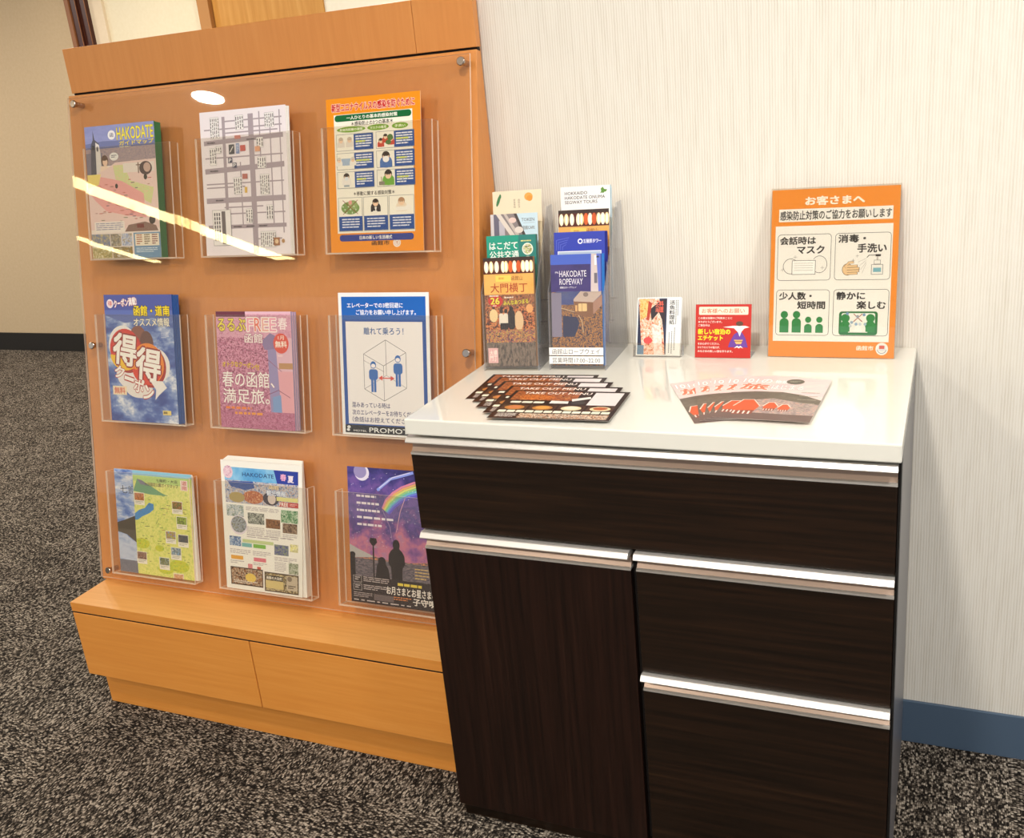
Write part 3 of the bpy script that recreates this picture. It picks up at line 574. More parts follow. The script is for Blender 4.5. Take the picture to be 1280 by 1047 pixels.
# --- pocket 7: lake park guide map
def lakemap():
    for i in range(4):
        plain('folded_map', LM(-.8525+.0004*i, RS[2]+S0, FZ-.0122-.0021*i), .2365, .253-.002*i, .0018, '#f4f1ec', '#f3f1ee', 'folded white map stacked behind the lake park map', 'map', 'lake park maps in the bottom left pocket', top=.0015*(i+1))
    s = Sheet('folded_map', LM(-.8535, RS[2]+S0, FZ-.010), .236, .254, .002, '#e4e07a', '#f3f1ee', 'sheet', 'yellow green lake map with a mirrored mountain photo, front of the bottom left pocket', 'map', 'lake park maps in the bottom left pocket', taper=.006, first='park_map')
    s.rect(.24, 0, 1, 1, photo('plain', ['#c6d470', '#e2e27a', '#ece88c', '#d4dc6c'], 40, seed=9)); s.rect(.24, 0, 1, .045, '#8fc4dc'); s.poly([(.24, .05), (1, .04), (1, .12), (.24, .1)], '#bcd87a')
    s.poly([(.24, .2), (.3, .08), (.36, .09), (.62, .2), (.7, .22), (.45, .22)], '#6f9f74'); s.poly([(.3, .08), (.36, .09), (.45, .14), (.34, .13)], '#7f7a8a')
    s.poly([(.24, .48), (.24, .42), (.3, .38), (.38, .355), (.44, .3), (.5, .31), (.5, .36), (.44, .4), (.34, .44), (.28, .475)], '#4d8fcf')
    for u, v, a, b in ((.32, .7, .1, .05), (.8, .88, .13, .06), (.55, .73, .06, .03), (.62, .93, .1, .04)): s.ell(u, v, a, b, photo('grove', ['#9cc44a', '#d8d038', '#c8d850'], 70, seed=10))
    for i in range(60):
        r = random.Random(100+i); u, v = .27+.66*r.random(), .2+.72*r.random(); s.rect(u, v, u+.015+.03*r.random(), v+.005, r.choice(['#8a8a3a', '#5a7a3a', '#a87a4a', '#6a6a5a']))
    s.line([(.52, .5), (.56, .44)], '#6a7a4a', .001)
    s.piece('cover_photo'); s.rect(0, 0, .245, 1, photo('lake_sky', ['#5a78c0', '#8ba4d8', '#c6cfe6', '#f0eef2'], 20, (1, 2.5, 1), seed=11, lo=.35, hi=.65)); s.poly([(0, .52), (.1, .49), (.245, .44), (.245, .7), (.12, .63), (0, .61)], '#4a4238'); s.poly([(0, .58), (.245, .58), (.245, .7), (.12, .63), (0, .61)], '#5a5348')
    s.poly([(0, .62), (.12, .64), (.245, .71), (.245, .9), (0, .9)], photo('lake_mirror', ['#8aa0d0', '#c8d2e8', '#a8b4d8'], 18, (1, 3, 1), seed=12)); s.rect(0, .88, .245, 1, photo('lake_stones', ['#6a6a78', '#8a8a98', '#5a5a68'], 120, seed=13)); s.text('七', .07, .155, .165, .23, '#2c2c34', .0); s.text('飯', .175, .155, .242, .235, '#2c2c34', .0)
    s.piece('title_lettering'); s.text('七飯町・大沼', .55, .065, .82, .095, '#5a5a3a', .01); s.text('大沼国定公園ガイドマップ', .4, .105, .83, .14, '#6a5a3a', .012); s.rect(.86, .06, .95, .155, '#f5e4dc'); s.text('道', .875, .065, .94, .105, '#d8706a', .02); s.text('南', .875, .11, .94, .15, '#d8706a', .02)
    for i, (u, v, c) in enumerate(((.25, .21, ['#a85a30', '#d88a4a', '#7a4a2a']), (.74, .26, ['#c8a058', '#8a5a3a', '#5a7a3a']), (.79, .4, ['#3a4a2a', '#a8c050', '#4a3a2a']), (.64, .55, ['#7fa8d8', '#b07a3a', '#a8b45a']), (.8, .57, ['#5a5a5a', '#3a4a5a', '#7a6a5a']), (.7, .7, ['#8ab0d8', '#5a6a6a', '#c8d0d8']), (.24, .78, ['#7a4a3a', '#a88a7a', '#5a3a30']), (.54, .81, ['#5a6a4a', '#8a8a58', '#9ab0c8']), (.72, .95, ['#c87a4a', '#e8c8a0', '#a04a30']))):
        s.piece('photo'); h = .12 if v < .9 else .05; s.rect(u, v, u+.135, v+h, '#f2ece0'); s.rect(u+.006, v+.006, u+.129, v+min(h, .075), photo('spot', c, 70, seed=40+i)); 
        if h > .1: s.bars(u+.015, v+.085, u+.12, v+.112, 2, '#9a9a88', .4, i, 2)
    s.done()
lakemap()
# --- pocket 8: white flyers
def flyer():
    for i in range(6):
        plain('flyer', LM(-.529, RS[2]+S0, FZ-.0032-.0032*i), .216-.0005*i, .298+.0012*i, .003, '#f3f0ea', '#f1eee8', 'white flyer stacked behind the front photo flyer', 'flyer', 'white flyers in the bottom middle pocket', top=.0013*(i+1))
    s = Sheet('flyer', LM(-.529, RS[2]+S0, FZ), .222, .298, .003, '#f6f3ec', '#f3f0ea', 'sheet', 'white flyer crowded with small town photos, front of the bottom middle pocket', 'flyer', 'white flyers in the bottom middle pocket', taper=.014, first='body_print')
    s.piece('banner_photo'); s.rect(.045, .05, .955, .325, photo('harbour_town', ['#5a6f9a', '#8a9ac0', '#d6d8dc', '#b8907a', '#c8ccd8'], 75, seed=14)); s.rect(.045, .05, .955, .15, photo('banner_sky', ['#2f86cc', '#6fb4e4', '#a8d8f0'], 12, seed=15)); s.poly([(.66, .05), (.955, .05), (.955, .15), (.7, .15)], '#2b3fa0')
    s.poly([(.08, .16), (.4, .15), (.42, .2), (.3, .22), (.12, .2)], '#34539e'); s.ell(.09, .09, .06, .05, photo('cherry', ['#e6b8cc', '#f2dce4', '#c890b0'], 90, seed=16)); s.ell(.4, .27, .13, .05, photo('dish', ['#c8743a', '#a0482a', '#e8b078'], 90, seed=17)); s.ell(.62, .27, .1, .05, '#3a2f3a'); s.ell(.63, .27, .05, .04, '#d8c8c0'); s.ell(.19, .28, .1, .04, '#b09a5a')
    s.text('HAKODATE', .27, .085, .66, .115, '#2b4f86', .015); s.text('春', .74, .075, .81, .125, '#f0b0d0', .03); s.text('夏', .83, .085, .9, .135, '#f6e8f0', .03)
    s.text('函館', .6, .165, .72, .195, '#f6e6c0', .02, '#8a6a4a', .05); s.text('観光情報', .57, .205, .8, .245, '#f0f4fb', .02, '#5a74b0', .05); s.rect(.69, .25, .95, .28, '#e2dc8c'); s.rect(.72, .285, .955, .322, '#c0392f'); s.text('FREE', .725, .29, .83, .317, '#f8f0e8', .02); s.bars(.85, .295, .94, .315, 2, '#f0c0b8', .5)
    s.piece('photo')
    def ph(i, q, c, e=False):
        mm = photo('flyer_view', c, 70, seed=60+i)
        if e: s.ell(q[0], q[1], q[2], q[3], '#e6dce8'); s.ell(q[0], q[1]-.005, q[2]*.9, q[3]*.85, mm)
        else: s.rect(*q, mm)
    for i, (q, c, e) in enumerate((((.05, .34, .27, .43), ['#7a8a6a', '#b8c4d0', '#e4e0d8'], 0), ((.2, .495, .11, .075), ['#8a8a6a', '#a8b0c0', '#5a5a48'], 1), ((.32, .39, .53, .475), ['#3a3a38', '#8a9088', '#c8c8c0'], 0), ((.55, .425, .73, .495), ['#5a3a2a', '#a0704a', '#3a2a20'], 0), ((.76, .445, .94, .52), ['#4a3a30', '#7a6050', '#a89078'], 0), ((.74, .345, .95, .44), ['#3a7a4a', '#8ab08a', '#d8e0d0'], 0), ((.07, .585, .22, .66), ['#2f3f6a', '#7a9ac8', '#c8d0d8'], 0), ((.65, .615, .83, .695), ['#3a4a7a', '#7a7a9a', '#8a9a6a'], 0), ((.85, .6, .95, .66), ['#e8e078', '#f2eec8', '#a8a060'], 0), ((.83, .745, .95, .83), ['#5a6a4a', '#a8b098', '#d8d8cc'], 0))):
        s.piece('photo'); ph(i, q, c, e)
    for q in ((.3, .345, .72, .378), (.3, .5, .53, .57), (.55, .51, .73, .57), (.76, .53, .94, .57), (.07, .685, .34, .725), (.37, .685, .6, .725), (.07, .775, .25, .805), (.37, .775, .55, .8), (.65, .71, .94, .745), (.65, .75, .8, .825), (.3, .56, .9, .59)): s.piece('text_block').bars(*q, max(2, int((q[3]-q[1])/.011)), '#b9aeb0', .45, int(q[0]*100), 5)
    for q, c in (((.23, .63, .36, .66), '#7ab8b8'), ((.38, .63, .54, .66), '#7fb84a'), ((.08, .735, .24, .765), '#e6a840'), ((.38, .735, .54, .765), '#e07a8a'), ((.24, .6, .64, .625), '#c8d49a')): s.piece('colour_heading').rect(*q, c)
    s.piece('map_mark'); s.rect(.3, .79, .36, .83, '#dd8a90'); s.piece('map_mark'); s.rect(.42, .805, .47, .825, '#c85a4a')
    for i, q in enumerate(((.065, .825, .495, .965), (.515, .835, .955, .985))):
        s.piece('advert'); s.rect(*q, '#4a3426'); s.rect(q[0]+.01, q[1]+.008, q[2]-.01, q[3]-.008, photo('advert', [['#3a2a22', '#a06a40', '#c8b8a0', '#6a4a3a'], ['#a89060', '#5a4a3a', '#d8c89a', '#3a3028']][i], 60, seed=80+i))
        if i == 0: s.ell(.33, .9, .07, .035, '#e8c860'); s.bars(.1, .93, .42, .955, 2, '#e8e0d8', .4, 2)
        else: s.rect(.53, .86, .75, .895, '#241a14'); s.text('函館の大自然', .54, .866, .74, .89, '#f0e8d8', .03); s.rect(.53, .9, .76, .96, '#d8c486'); s.rect(.8, .85, .94, .96, '#c8baa4'); s.ell(.84, .87, .03, .02, '#8a7a6a'); s.bars(.82, .92, .92, .95, 2, '#4a3a2a', .5)
    s.done()
flyer()
# --- pocket 9: night sky theatre flyer
def night():
    s = Sheet('flyer', LM(-.198, RS[2]+.012, FZ-.001), .211, .296, .0012, '#4a3f7a', '#5a4a7a', 'sheet', 'purple starry night theatre flyer with silhouettes and a rainbow in the bottom right pocket', 'flyer', gloss=.3, first='night_picture')
    s.rect(0, 0, 1, .7, sweep('nebula', ['#352f70', '#4f4290', '#7556a4', '#54458a', '#96609e', '#cc7c96', '#a884b0', '#cc9cb4', '#e09c90'], .31, 22, 1.1, 18))
    s.ell(.17, .04, .085, .058, '#e6def0'); s.ell(.15, .03, .075, .05, '#9a8fc0')
    for i, c in enumerate(('#e08aa8', '#e8b070', '#d8d878', '#8fd090', '#70c0cc', '#6f80e0', '#6a5ad0')):
        s.line([(.4+.012*i, .285+.006*i), (.44+.016*i, .225+.008*i), (.52+.018*i, .17+.009*i), (.62+.018*i, .125+.011*i), (.76+.016*i, .085+.013*i), (1.0, .045+.017*i)], c, .0042)
    s.line([(.35, .155), (.5, .07), (.75, .015)], '#8fa0f0', .006); s.line([(.37, .14), (.52, .06), (.72, .015)], '#d8d8fa', .002)
    s.line([(.55, .45), (.6, .3), (.66, .2)], '#e0a8b8', .0014); s.line([(.4, .3), (.48, .42), (.5, .52)], '#c8a8c8', .0008)
    for i in range(70):
        r = random.Random(200+i); s.ell(r.random(), .02+.55*r.random(), .004, .003, '#e6dcf2', 6)
    for a in range(0, 180, 15): s.line([(.3, .58), (.3+.13*math.cos(R(a)), .58-.08*math.sin(R(a)))], '#b8a8b8', .0004)
    s.poly([(0, .58), (.15, .62), (.4, .66), (.7, .665), (1, .64), (1, .75), (0, .75)], photo('harbour', ['#4a4858', '#6a6878', '#c87a5a', '#e8a86a'], 50, (1, 4, 1), seed=22)); s.poly([(0, .57), (.1, .6), (.3, .65), (.0, .67)], '#b8b4b4')
    s.piece('silhouette'); k = '#241f24'
    s.rect(0, .67, 1, .8, photo('quay', ['#4a4550', '#6a6470', '#8a7a80'], 60, (1, 3, 1), seed=23)); s.rect(0, .65, .06, .8, k); s.ell(.03, .645, .035, .02, k)
    s.rect(.27, .54, .286, .8, k); s.poly([(.235, .54), (.245, .51), (.315, .51), (.325, .54), (.295, .565), (.265, .565)], k)
    s.ell(.375, .675, .045, .032, k); s.poly([(.29, .83), (.315, .71), (.35, .665), (.4, .67), (.45, .73), (.47, .83)], k)
    s.ell(.545, .545, .04, .04, k); s.poly([(.51, .58), (.515, .545), (.53, .515), (.56, .515), (.575, .545), (.58, .58)], k); s.poly([(.45, .68), (.455, .62), (.48, .59), (.51, .572), (.58, .572), (.61, .59), (.635, .62), (.64, .68), (.625, .7), (.61, .71), (.605, .83), (.485, .83), (.48, .71), (.465, .7)], k)
    s.piece('title_block'); s.rect(0, .8, 1, 1, '#322a2e'); s.text('お月さまとお星さまの', .42, .855, .985, .912, '#f6f0ea', .02); s.text('子守唄', .72, .92, .985, .972, '#f6f0ea', .02)
    s.bars(.55, .82, .9, .845, 1, '#e8d050', .8, 5, 6); s.bars(.44, .925, .7, .955, 2, '#e08a4a', .45, 6, 7)
    for v in (.8, .86): s.frame(.03, v, .13, v+.05, '#c8c0c0', '#3a3236', .0008); s.bars(.05, v+.01, .11, v+.04, 2, '#c8c0c0', .5); s.bars(.15, v+.004, .45, v+.045, 3, '#c8bcbc', .4, int(v*100), 4)
    s.bars(.03, .925, .25, .965, 3, '#b0a4a4', .4, 8, 3); s.rect(.27, .925, .5, .97, '#6a5f62'); s.bars(.03, .978, .97, .986, 1, '#d8cccc', .9, 9, 12)
    s.piece('verse_lettering')
    for i, L in enumerate((.36, .36, .3, .6, .4)): s.bars(.1, .2+.052*i, .1+L*1.0, .216+.052*i, 1, '#f2e8f2', 1, 60+i, 7)
    s.bars(.75, .7, .95, .79, 4, '#d8b878', .35, 70, 4)
    s.done()
night()

# ------------------------------------------------------------------ dark counter cabinet
CW, CH, CD = .8, .8557, .5023
ct = thing('storage_counter', (CW/2, -CD/2, 0), 'dark oak drawer counter with a glossy white worktop against the ribbed wall', 'cabinet')
FY = -.4863
MB().box((.006, -.466, .036), (.7955, -.004, .8255), gap_m).build('carcass', ct)
MB().box((.7965, -.4675, 0), (.8, -.004, .8255), side_grey).build('side_panel', ct)
MB().box((.0, -.4675, 0), (.0055, -.004, .8255), dark_v).build('side_panel', ct)
MB().box((.7962, -.4845, .0), (.7995, -.4678, .8255), black_edge).build('edge_strip', ct)
MB().box((.004, FY+.0155, 0), (.7955, -.40, .0355), dark_h).build('plinth', ct)
MB().box((0, -CD, CH-.0288), (CW, -.003, CH), worktop_m, .0025).build('worktop', ct)
def rail(x0, x1, z0, parent):   # J-shaped pull: lip on top, hollow channel below
    zt = z0+.037; m = MB()
    m.prism([(FY-.0005, z0+.0005), (FY-.0005, z0+.0042), (FY+.003, z0+.0055), (FY+.0165, z0+.0055), (FY+.0165, z0+.0005)], (x0, x1), alum, YZ)
    m.prism([(FY+.0032, z0+.0056), (FY+.008, z0+.012), (FY+.0085, z0+.021), (FY+.004, z0+.0271), (FY+.0165, z0+.0271), (FY+.0165, z0+.0056)], (x0+.0005, x1-.0005), alum_reflect, YZ)  # browner metal paints the floor's reflection into the channel
    m.prism([(FY+.0165, z0+.0272), (FY-.014, z0+.0272), (FY-.0155, z0+.0282), (FY-.0155, z0+.0295), (FY-.0095, z0+.0362), (FY-.008, z0+.037), (FY+.0165, z0+.037)], (x0, x1), alum, YZ)
    return m.build('handle_rail', parent)
def front(name, x0, x1, z0, z1, mm):
    o = MB().box((x0, FY, z0), (x1, FY+.018, z1), mm, .0009).build(name, ct); rail(x0, x1, z1, o); return o
front('drawer', -.0035, .7952, .6412, .7839, dark_h)
front('door', -.0005, .3865, .0347, .6008, dark_v)
front('drawer', .3957, .7952, .409, .6008, dark_h)
front('drawer', .3957, .7952, .0347, .3695, dark_h)

# ------------------------------------------------------------------ on the worktop
Z0 = CH+.0004
def upright(x, y, lean, rz=0, z=Z0):
    return Matrix.Translation((x, y, z)) @ Matrix.Rotation(R(rz), 4, 'Z') @ Matrix.Rotation(R(90-lean), 4, 'X')
# four-tier leaflet stands
TL = 10.5; TY = .0315; TZ = .0365
def leaflet_stand(x, y, rz, label):
    M = Matrix.Translation((x, y, Z0)) @ Matrix.Rotation(R(rz), 4, 'Z'); t = thing('leaflet_stand', M, label, 'leaflet stand', 'clear leaflet stands'); w_ = .112
    dp = .014+4*TY; ML = wm(t)
    for i in range(4):
        m = MB(); y0 = i*TY; h = .148 if i == 0 else .16; zb = i*TZ
        A = ML @ Matrix.Translation((0, y0, zb)) @ Matrix.Rotation(R(-TL), 4, 'X')
        m.box((-w_/2+.0022, 0, .001), (w_/2-.0022, .002, h), clear, 0, A, clear_edge, 1)
        m.box((-w_/2+.0022, .0023, .0058), (w_/2-.0022, TY-.004, .0073), clear_side, 0, A)
        m.build('tier', t)
    lean = math.tan(R(TL)); pts = [(0, 0), (.15+4*TY*.6-.02, 0), (.15+4*TY*.6-.02, .03), (3*TY+.29*lean+.02, .27), (3*TY+.24*lean, .27)]
    pts = [(0, 0), (dp+.03, 0), (dp+.045, .29), (3*TY+.25*lean+.01, .29)]
    for i in (2, 1, 0): pts += [((i+1)*TY+(.148+.006)*lean*.9-.006, .148+(i+1)*TZ-.012), (i*TY+.148*lean, .148+i*TZ)]
    for sx in (-1, 1):
        xa = sx*w_/2 - (.002 if sx > 0 else 0); MB().prism(pts, (xa, xa+.002), clear_side, ML @ YZ).build('side_panel', t)
    MB().box((-w_/2+.0022, 0, .0005), (w_/2-.0022, .002, .2), clear, 0, ML @ Matrix.Translation((0, dp+.016, 0)) @ Matrix.Rotation(R(-4), 4, 'X')).build('back_panel', t)
    def slot(i, off=0, dz=0, dx=0): return ML @ Matrix.Translation((dx, i*TY+.0048+off, i*TZ+.008+dz)) @ Matrix.Rotation(R(90-TL), 4, 'X')
    return t, slot
tl, sl = leaflet_stand(.080, -.2125, 6, 'left four-tier clear leaflet stand, next to the wooden display')
tr_, sr = leaflet_stand(.210, -.197, 3, 'right four-tier clear leaflet stand with white opening hours strips')
LWD, LH = .1, .2085
def stackof(name, M, n, face, side, label, group, t=.0016, W=LWD, H=LH):
    for i in range(n):
        plain(name, M @ Matrix.Translation((.0006*i, 0, -.0016-(t+.0003)*i)), W, H, t, face, side, label, 'leaflet', group)
def lanterns(s, v0, v1):
    s.rect(0, v0, 1, v1, '#5a2418'); s.rect(0, v0, 1, v0+.03, '#3a2a26'); h = v1-v0
    r = random.Random(4)
    for i, (u, c) in enumerate(((.06, '#fff3d0'), (.16, '#ffe6ae'), (.27, '#fff3d8'), (.4, '#fff0cc'), (.46, '#ffdf9c'), (.55, '#d8622c'), (.63, '#fff0d0'), (.71, '#cf5a2a'), (.8, '#ffe8b4'), (.88, '#fff6de'), (.96, '#ffe3a8'))):
        s.ell(u, v0+h*.57, .046, h*.36, c, 16); s.ell(u, v0+h*.57, .02, h*.3, '#fffaf0' if c != '#d8622c' and c != '#cf5a2a' else c, 12)
def daimon(s):
    s.rect(0, 0, 1, 1, photo('alley', ['#3a2a28', '#8a4a30', '#c87a48', '#5a3a34', '#d8a070'], 110, seed=30)); s.piece('lantern_photo'); lanterns(s, 0, .15)
    s.piece('title_panel'); s.rect(0, .15, 1, .34, photo('amber_board', ['#e8a04a', '#eeb060', '#f0b868'], 20, seed=31)); s.rect(.24, .165, .55, .22, '#f2cf62'); s.text('函館山', .56, .17, .78, .212, '#8a5a2a', .01); s.bars(.3, .18, .5, .205, 1, '#d8a848', .8); s.text('大門横丁', .13, .235, .87, .32, '#a8452a', .012)
    s.piece('offer_badge'); s.ell(.22, .395, .15, .055, '#d42f28'); s.text('26', .12, .365, .3, .425, '#f8e448', .03, '#7a1a14', .04); s.bars(.1, .343, .3, .357, 1, '#f6eee2', .8, 2, 4); s.bars(.16, .435, .3, .445, 1, '#f6eee2', .8)
    s.bars(.4, .36, .7, .372, 1, '#f6eee2', .9, 3, 6); s.text('みんなあつまる', .38, .39, .88, .43, '#f4e03c', .03, '#3a2a1a', .05, rot=4)
    s.piece('street_photo'); s.rect(.0, .45, 1, .68, photo('crowd', ['#1f1a20', '#5a2f24', '#c8683a', '#e89a5a', '#3a2a30'], 70, seed=32)); s.ell(.17, .53, .085, .06, '#f2d8a4'); s.ell(.9, .47, .07, .04, '#f0b070'); s.ell(.68, .58, .09, .09, '#e8c8a0')
    for u in (.33, .42): s.ell(u, .49, .035, .02, '#2a1f1e'); s.rect(u-.05, .51, u+.04, .62, '#efe8dc', .004)
    s.ell(.53, .47, .04, .025, '#141118'); s.rect(.46, .48, .6, .66, '#18141c', .006); s.rect(.3, .6, .46, .68, '#1a161c')
    s.rect(0, .66, 1, .8, photo('flowerbed', ['#3a2a34', '#7a5a70', '#c86a4a', '#d8b85a', '#5a4a58'], 110, seed=33)); s.rect(0, .78, 1, 1, photo('paving', ['#4a4442', '#6a605a', '#8a7a70', '#5a5250'], 60, (1, .4, 1), seed=34)); s.rect(.03, .83, .23, .97, '#e8b8bc'); s.vtext('大門', .06, .85, .13, .95, '#f8f0ee', .02); s.vtext('横丁', .14, .845, .21, .955, '#f8f0ee', .02)
def leaf(slot, i, name, label, group, face, side, first, dz=0, dx=0, off=0, W=LWD, H=LH, t=.0012):
    return Sheet(name, slot(i, off, dz, dx), W, H, t, face, side, 'sheet', label, 'leaflet', group, first=first)
s = leaf(sl, 0, 'leaflet', 'glowing lantern alley leaflet with a red badge, front tier of the left leaflet stand', None, '#b06a40', '#c8a890', 'street_photo'); daimon(s); s.done()
stackof('leaflet', sl(0, 0), 3, '#b58a60', '#5a3a2c', 'lantern leaflet copy stacked behind the front one in the left stand', 'lantern leaflets in the left stand front tier')
s = leaf(sl, 1, 'leaflet', 'teal public transport leaflet with white lettering, second tier of the left leaflet stand', None, '#1f9a82', '#2a7a68', 'cover')
s.rect(.65, 0, 1, 1, '#2a7f78'); s.piece('title_lettering'); s.text('はこだて', .06, .06, .63, .125, '#f0f7f2', .02); s.text('公共交通', .06, .14, .65, .205, '#f0f7f2', .02); s.bars(.7, .05, .92, .062, 1, '#d8d88a', .9, 2, 5)
s.piece('round_photo')
for v in (.13, .25): s.ell(.83, v, .11, .055, '#e8efe0'); s.ell(.83, v, .09, .045, photo('bus', ['#3a5a3a', '#c8c85a', '#e8e8e0', '#8a4a3a'], 130, seed=35))
s.done(); stackof('leaflet', sl(1, 0), 3, '#2a7f78', '#7a5a44', 'teal leaflet copy stacked behind the public transport leaflet', 'public transport leaflets in the left stand')
s = leaf(sl, 2, 'leaflet', 'leaflet with grey building photo and pale blue panel, third tier of the left leaflet stand', None, '#cfe0ea', '#e0e4e8', 'blue_panel', W=.096)
s.rect(.5, 0, 1, 1, '#c9dfec'); s.text('TOKEN', .66, .045, .93, .075, '#4a4a52', 0); s.line([(.7, .09), (.93, .088)], '#8a8a92', .0005); s.text('函館CAFE', .68, .115, .93, .15, '#6a6258', .01)
s.piece('building_photo'); s.poly([(0, 1), (0, 0), (.53, 0), (.72, .2), (.9, 1)], '#8a7f80'); s.rect(0, 0, .07, 1, '#d2cacb'); s.rect(.07, 0, .18, 1, '#6a6678'); s.rect(.18, .06, .3, 1, '#bcb6c0'); s.poly([(.12, .0), (.22, .0), (.55, .22), (.5, .26)], '#ded2c8'); s.poly([(.28, .0), (.34, .0), (.6, .19), (.56, .22)], '#c6b8b0'); s.poly([(.5, 0), (.56, 0), (.76, .22), (.72, .25)], '#4a4040'); s.ell(.47, .06, .08, .025, '#e8c8c0'); s.ell(.6, .15, .09, .03, '#e0d4cc')
s.done()
s = leaf(sl, 3, 'leaflet', 'cream leaflet with a green cucumber and orange fruit, back tier of the left leaflet stand', None, '#ecdcc0', '#e8dcc8', 'fruit_picture', W=.1, H=.212)
s.ell(.12, .085, .03, .055, '#3f7a4a', rot=-20); s.ell(.16, .045, .02, .02, '#3f7a4a'); s.ell(.74, .06, .085, .036, '#eaa84e'); s.ell(.76, .075, .06, .026, '#e8983a')
s.piece('lettering'); s.vtext('函館近郊', .52, .075, .56, .16, '#8a7a60', 0); s.vtext('野菜果物', .43, .075, .47, .16, '#8a7a60', 0); s.done()
# right stand
s = leaf(sr, 0, 'leaflet', 'blue night view ropeway leaflet with a gondola, front tier of the right leaflet stand', None, '#3a4a9a', '#2a70c0', 'night_photo')
s.rect(0, 0, .78, .09, '#4a64c4'); s.rect(0, .09, .78, .335, photo('dusk', ['#3a3460', '#4a4078', '#433a6c'], 14, seed=36)); s.rect(0, .335, 1, 1, photo('city_lights', ['#1d2444', '#3a3a58', '#7a5a48', '#e0a050', '#3a3448', '#b87a44'], 120, seed=37)); s.rect(.1, .33, 1, .45, photo('blue_hour', ['#2f3f86', '#4a5a9a', '#5a5a7a'], 20, seed=38)); s.rect(0, .34, .2, .74, '#8a86a4')
s.poly([(.22, .55), (.5, .56), (.55, .62), (.45, .74), (.22, .74)], '#23305c'); s.line([(.2, .48), (.5, .52), (.6, .6), (.62, .7)], '#d8b890', .0014); s.rect(.78, 0, .98, .34, '#5f70c8'); s.poly([(.8, 0), (.9, 0), (.93, .34), (.78, .34)], '#cfc2c0'); s.rect(.85, .17, .91, .26, '#6f6a78')
s.piece('gondola'); s.poly([(.44, .40), (.58, .33), (.9, .34), (.98, .33), (.98, .36), (.82, .43), (.44, .43)], '#cbb9b4'); s.poly([(.44, .42), (.82, .43), (.82, .54), (.76, .565), (.46, .535)], '#8a6048'); s.poly([(.82, .43), (1, .36), (1, .45), (.82, .54)], '#b0887a'); s.rect(.53, .44, .7, .51, '#f2d29a', .002); s.rect(.6, .44, .607, .51, '#8a6048'); s.rect(.47, .455, .51, .51, '#e8b87a'); s.ell(.68, .36, .05, .02, '#8a7a7a')
s.piece('title_lettering'); s.text('HAKODATE', .17, .145, .7, .2, '#f0eef6', .0); s.text('ROPEWAY', .17, .215, .63, .27, '#f0eef6', .0); s.text('Mt.', .09, .15, .16, .168, '#f0eef6', 0); s.text('函館山ロープウェイ', .18, .285, .5, .303, '#e8e6f0', .015)
s.piece('price_tag'); s.rect(.86, .02, .95, .035, '#20252f'); s.rect(.86, .015, .9, .1, '#e8ecf2')
s.done(); stackof('leaflet', sr(0, 0, 0, .001), 4, '#2f86d8', '#2a7ad0', 'bright blue leaflet copy stacked behind the ropeway leaflet', 'ropeway leaflets in the right stand')
s = leaf(sr, 1, 'leaflet', 'royal blue tower leaflet with a pale window panel, second tier of the right leaflet stand', None, '#3443b0', '#2a34a0', 'cover')
for i in range(4): s.line([(.05+.04*i, .16-.0*i), (.05+.04*i, .07+.02*i), (.3-.02*i, .05+.02*i)], '#5a68c8', .0012)
s.frame(.07, .17, .93, .3, '#eef0f4', '#b4c4d8', .0016); s.rect(.02, .235, .9, .24, '#3443b0') if False else None
s.piece('logo'); s.ell(.52, .085, .05, .024, '#eef0fa'); s.ell(.52, .085, .028, .013, '#3443b0'); s.text('五稜郭タワー', .58, .066, .93, .103, '#f2f3fb', .02); s.done()
stackof('leaflet', sr(1, 0, 0, .001), 4, '#20298a', '#1d2690', 'dark blue leaflet copy stacked behind the tower leaflet', 'tower leaflets in the right stand')
s = leaf(sr, 2, 'leaflet', 'lantern alley leaflet showing only its glowing top, third tier of the right leaflet stand', None, '#b06a40', '#e8e4dc', 'street_photo', dx=.002); daimon(s); s.done()
stackof('leaflet', sr(2, 0), 2, '#e8e2d8', '#f0ece4', 'pale leaflet stacked behind the lantern leaflet in the right stand', 'lantern leaflets in the right stand')
s = leaf(sr, 3, 'leaflet', 'white tours leaflet with a green island, back tier of the right leaflet stand', None, '#f1eff0', '#a8c4d4', 'cover', H=.212)
s.rect(.985, 0, 1, 1, '#8ab0c4'); s.piece('title_lettering')
for t, v, u1 in (('HOKKAIDO', .045, .53), ('HAKODATE ONUMA', .085, .88), ('SEGWAY TOURS', .125, .73)): s.text(t, .08, v, u1, v+.028, '#2a2a2c', .006)
s.piece('island_emblem'); s.poly([(.79, .07), (.81, .05), (.8, .03), (.84, .015), (.87, .035), (.93, .04), (.9, .058), (.87, .06), (.85, .07), (.82, .065)], '#5f8f3a'); s.done()
stackof('leaflet', sr(3, 0), 2, '#eef0f2', '#b4ccd8', 'white leaflet copy stacked behind the tours leaflet', 'tours leaflets in the right stand')
# opening hours strips on the right stand's front
Mf = wm(tr_) @ Matrix.Translation((0, -.0004, .0)) @ Matrix.Rotation(R(90-TL), 4, 'X')
for z, h, t in ((.0285, .0145, '函館山ロープウェイ'), (.012, .0145, '営業時間17:00~22:00')):
    q = Sheet('label_strip', Mf @ Matrix.Translation((-.002, z, .0008)), .107, h, .0003, '#f6f6f4', '#f6f6f4', 'label_strip', root=tr_, first='strip_lettering')
    q.text(t, .06, .15, .94, .87, '#4a4a4e', .0); q.done()

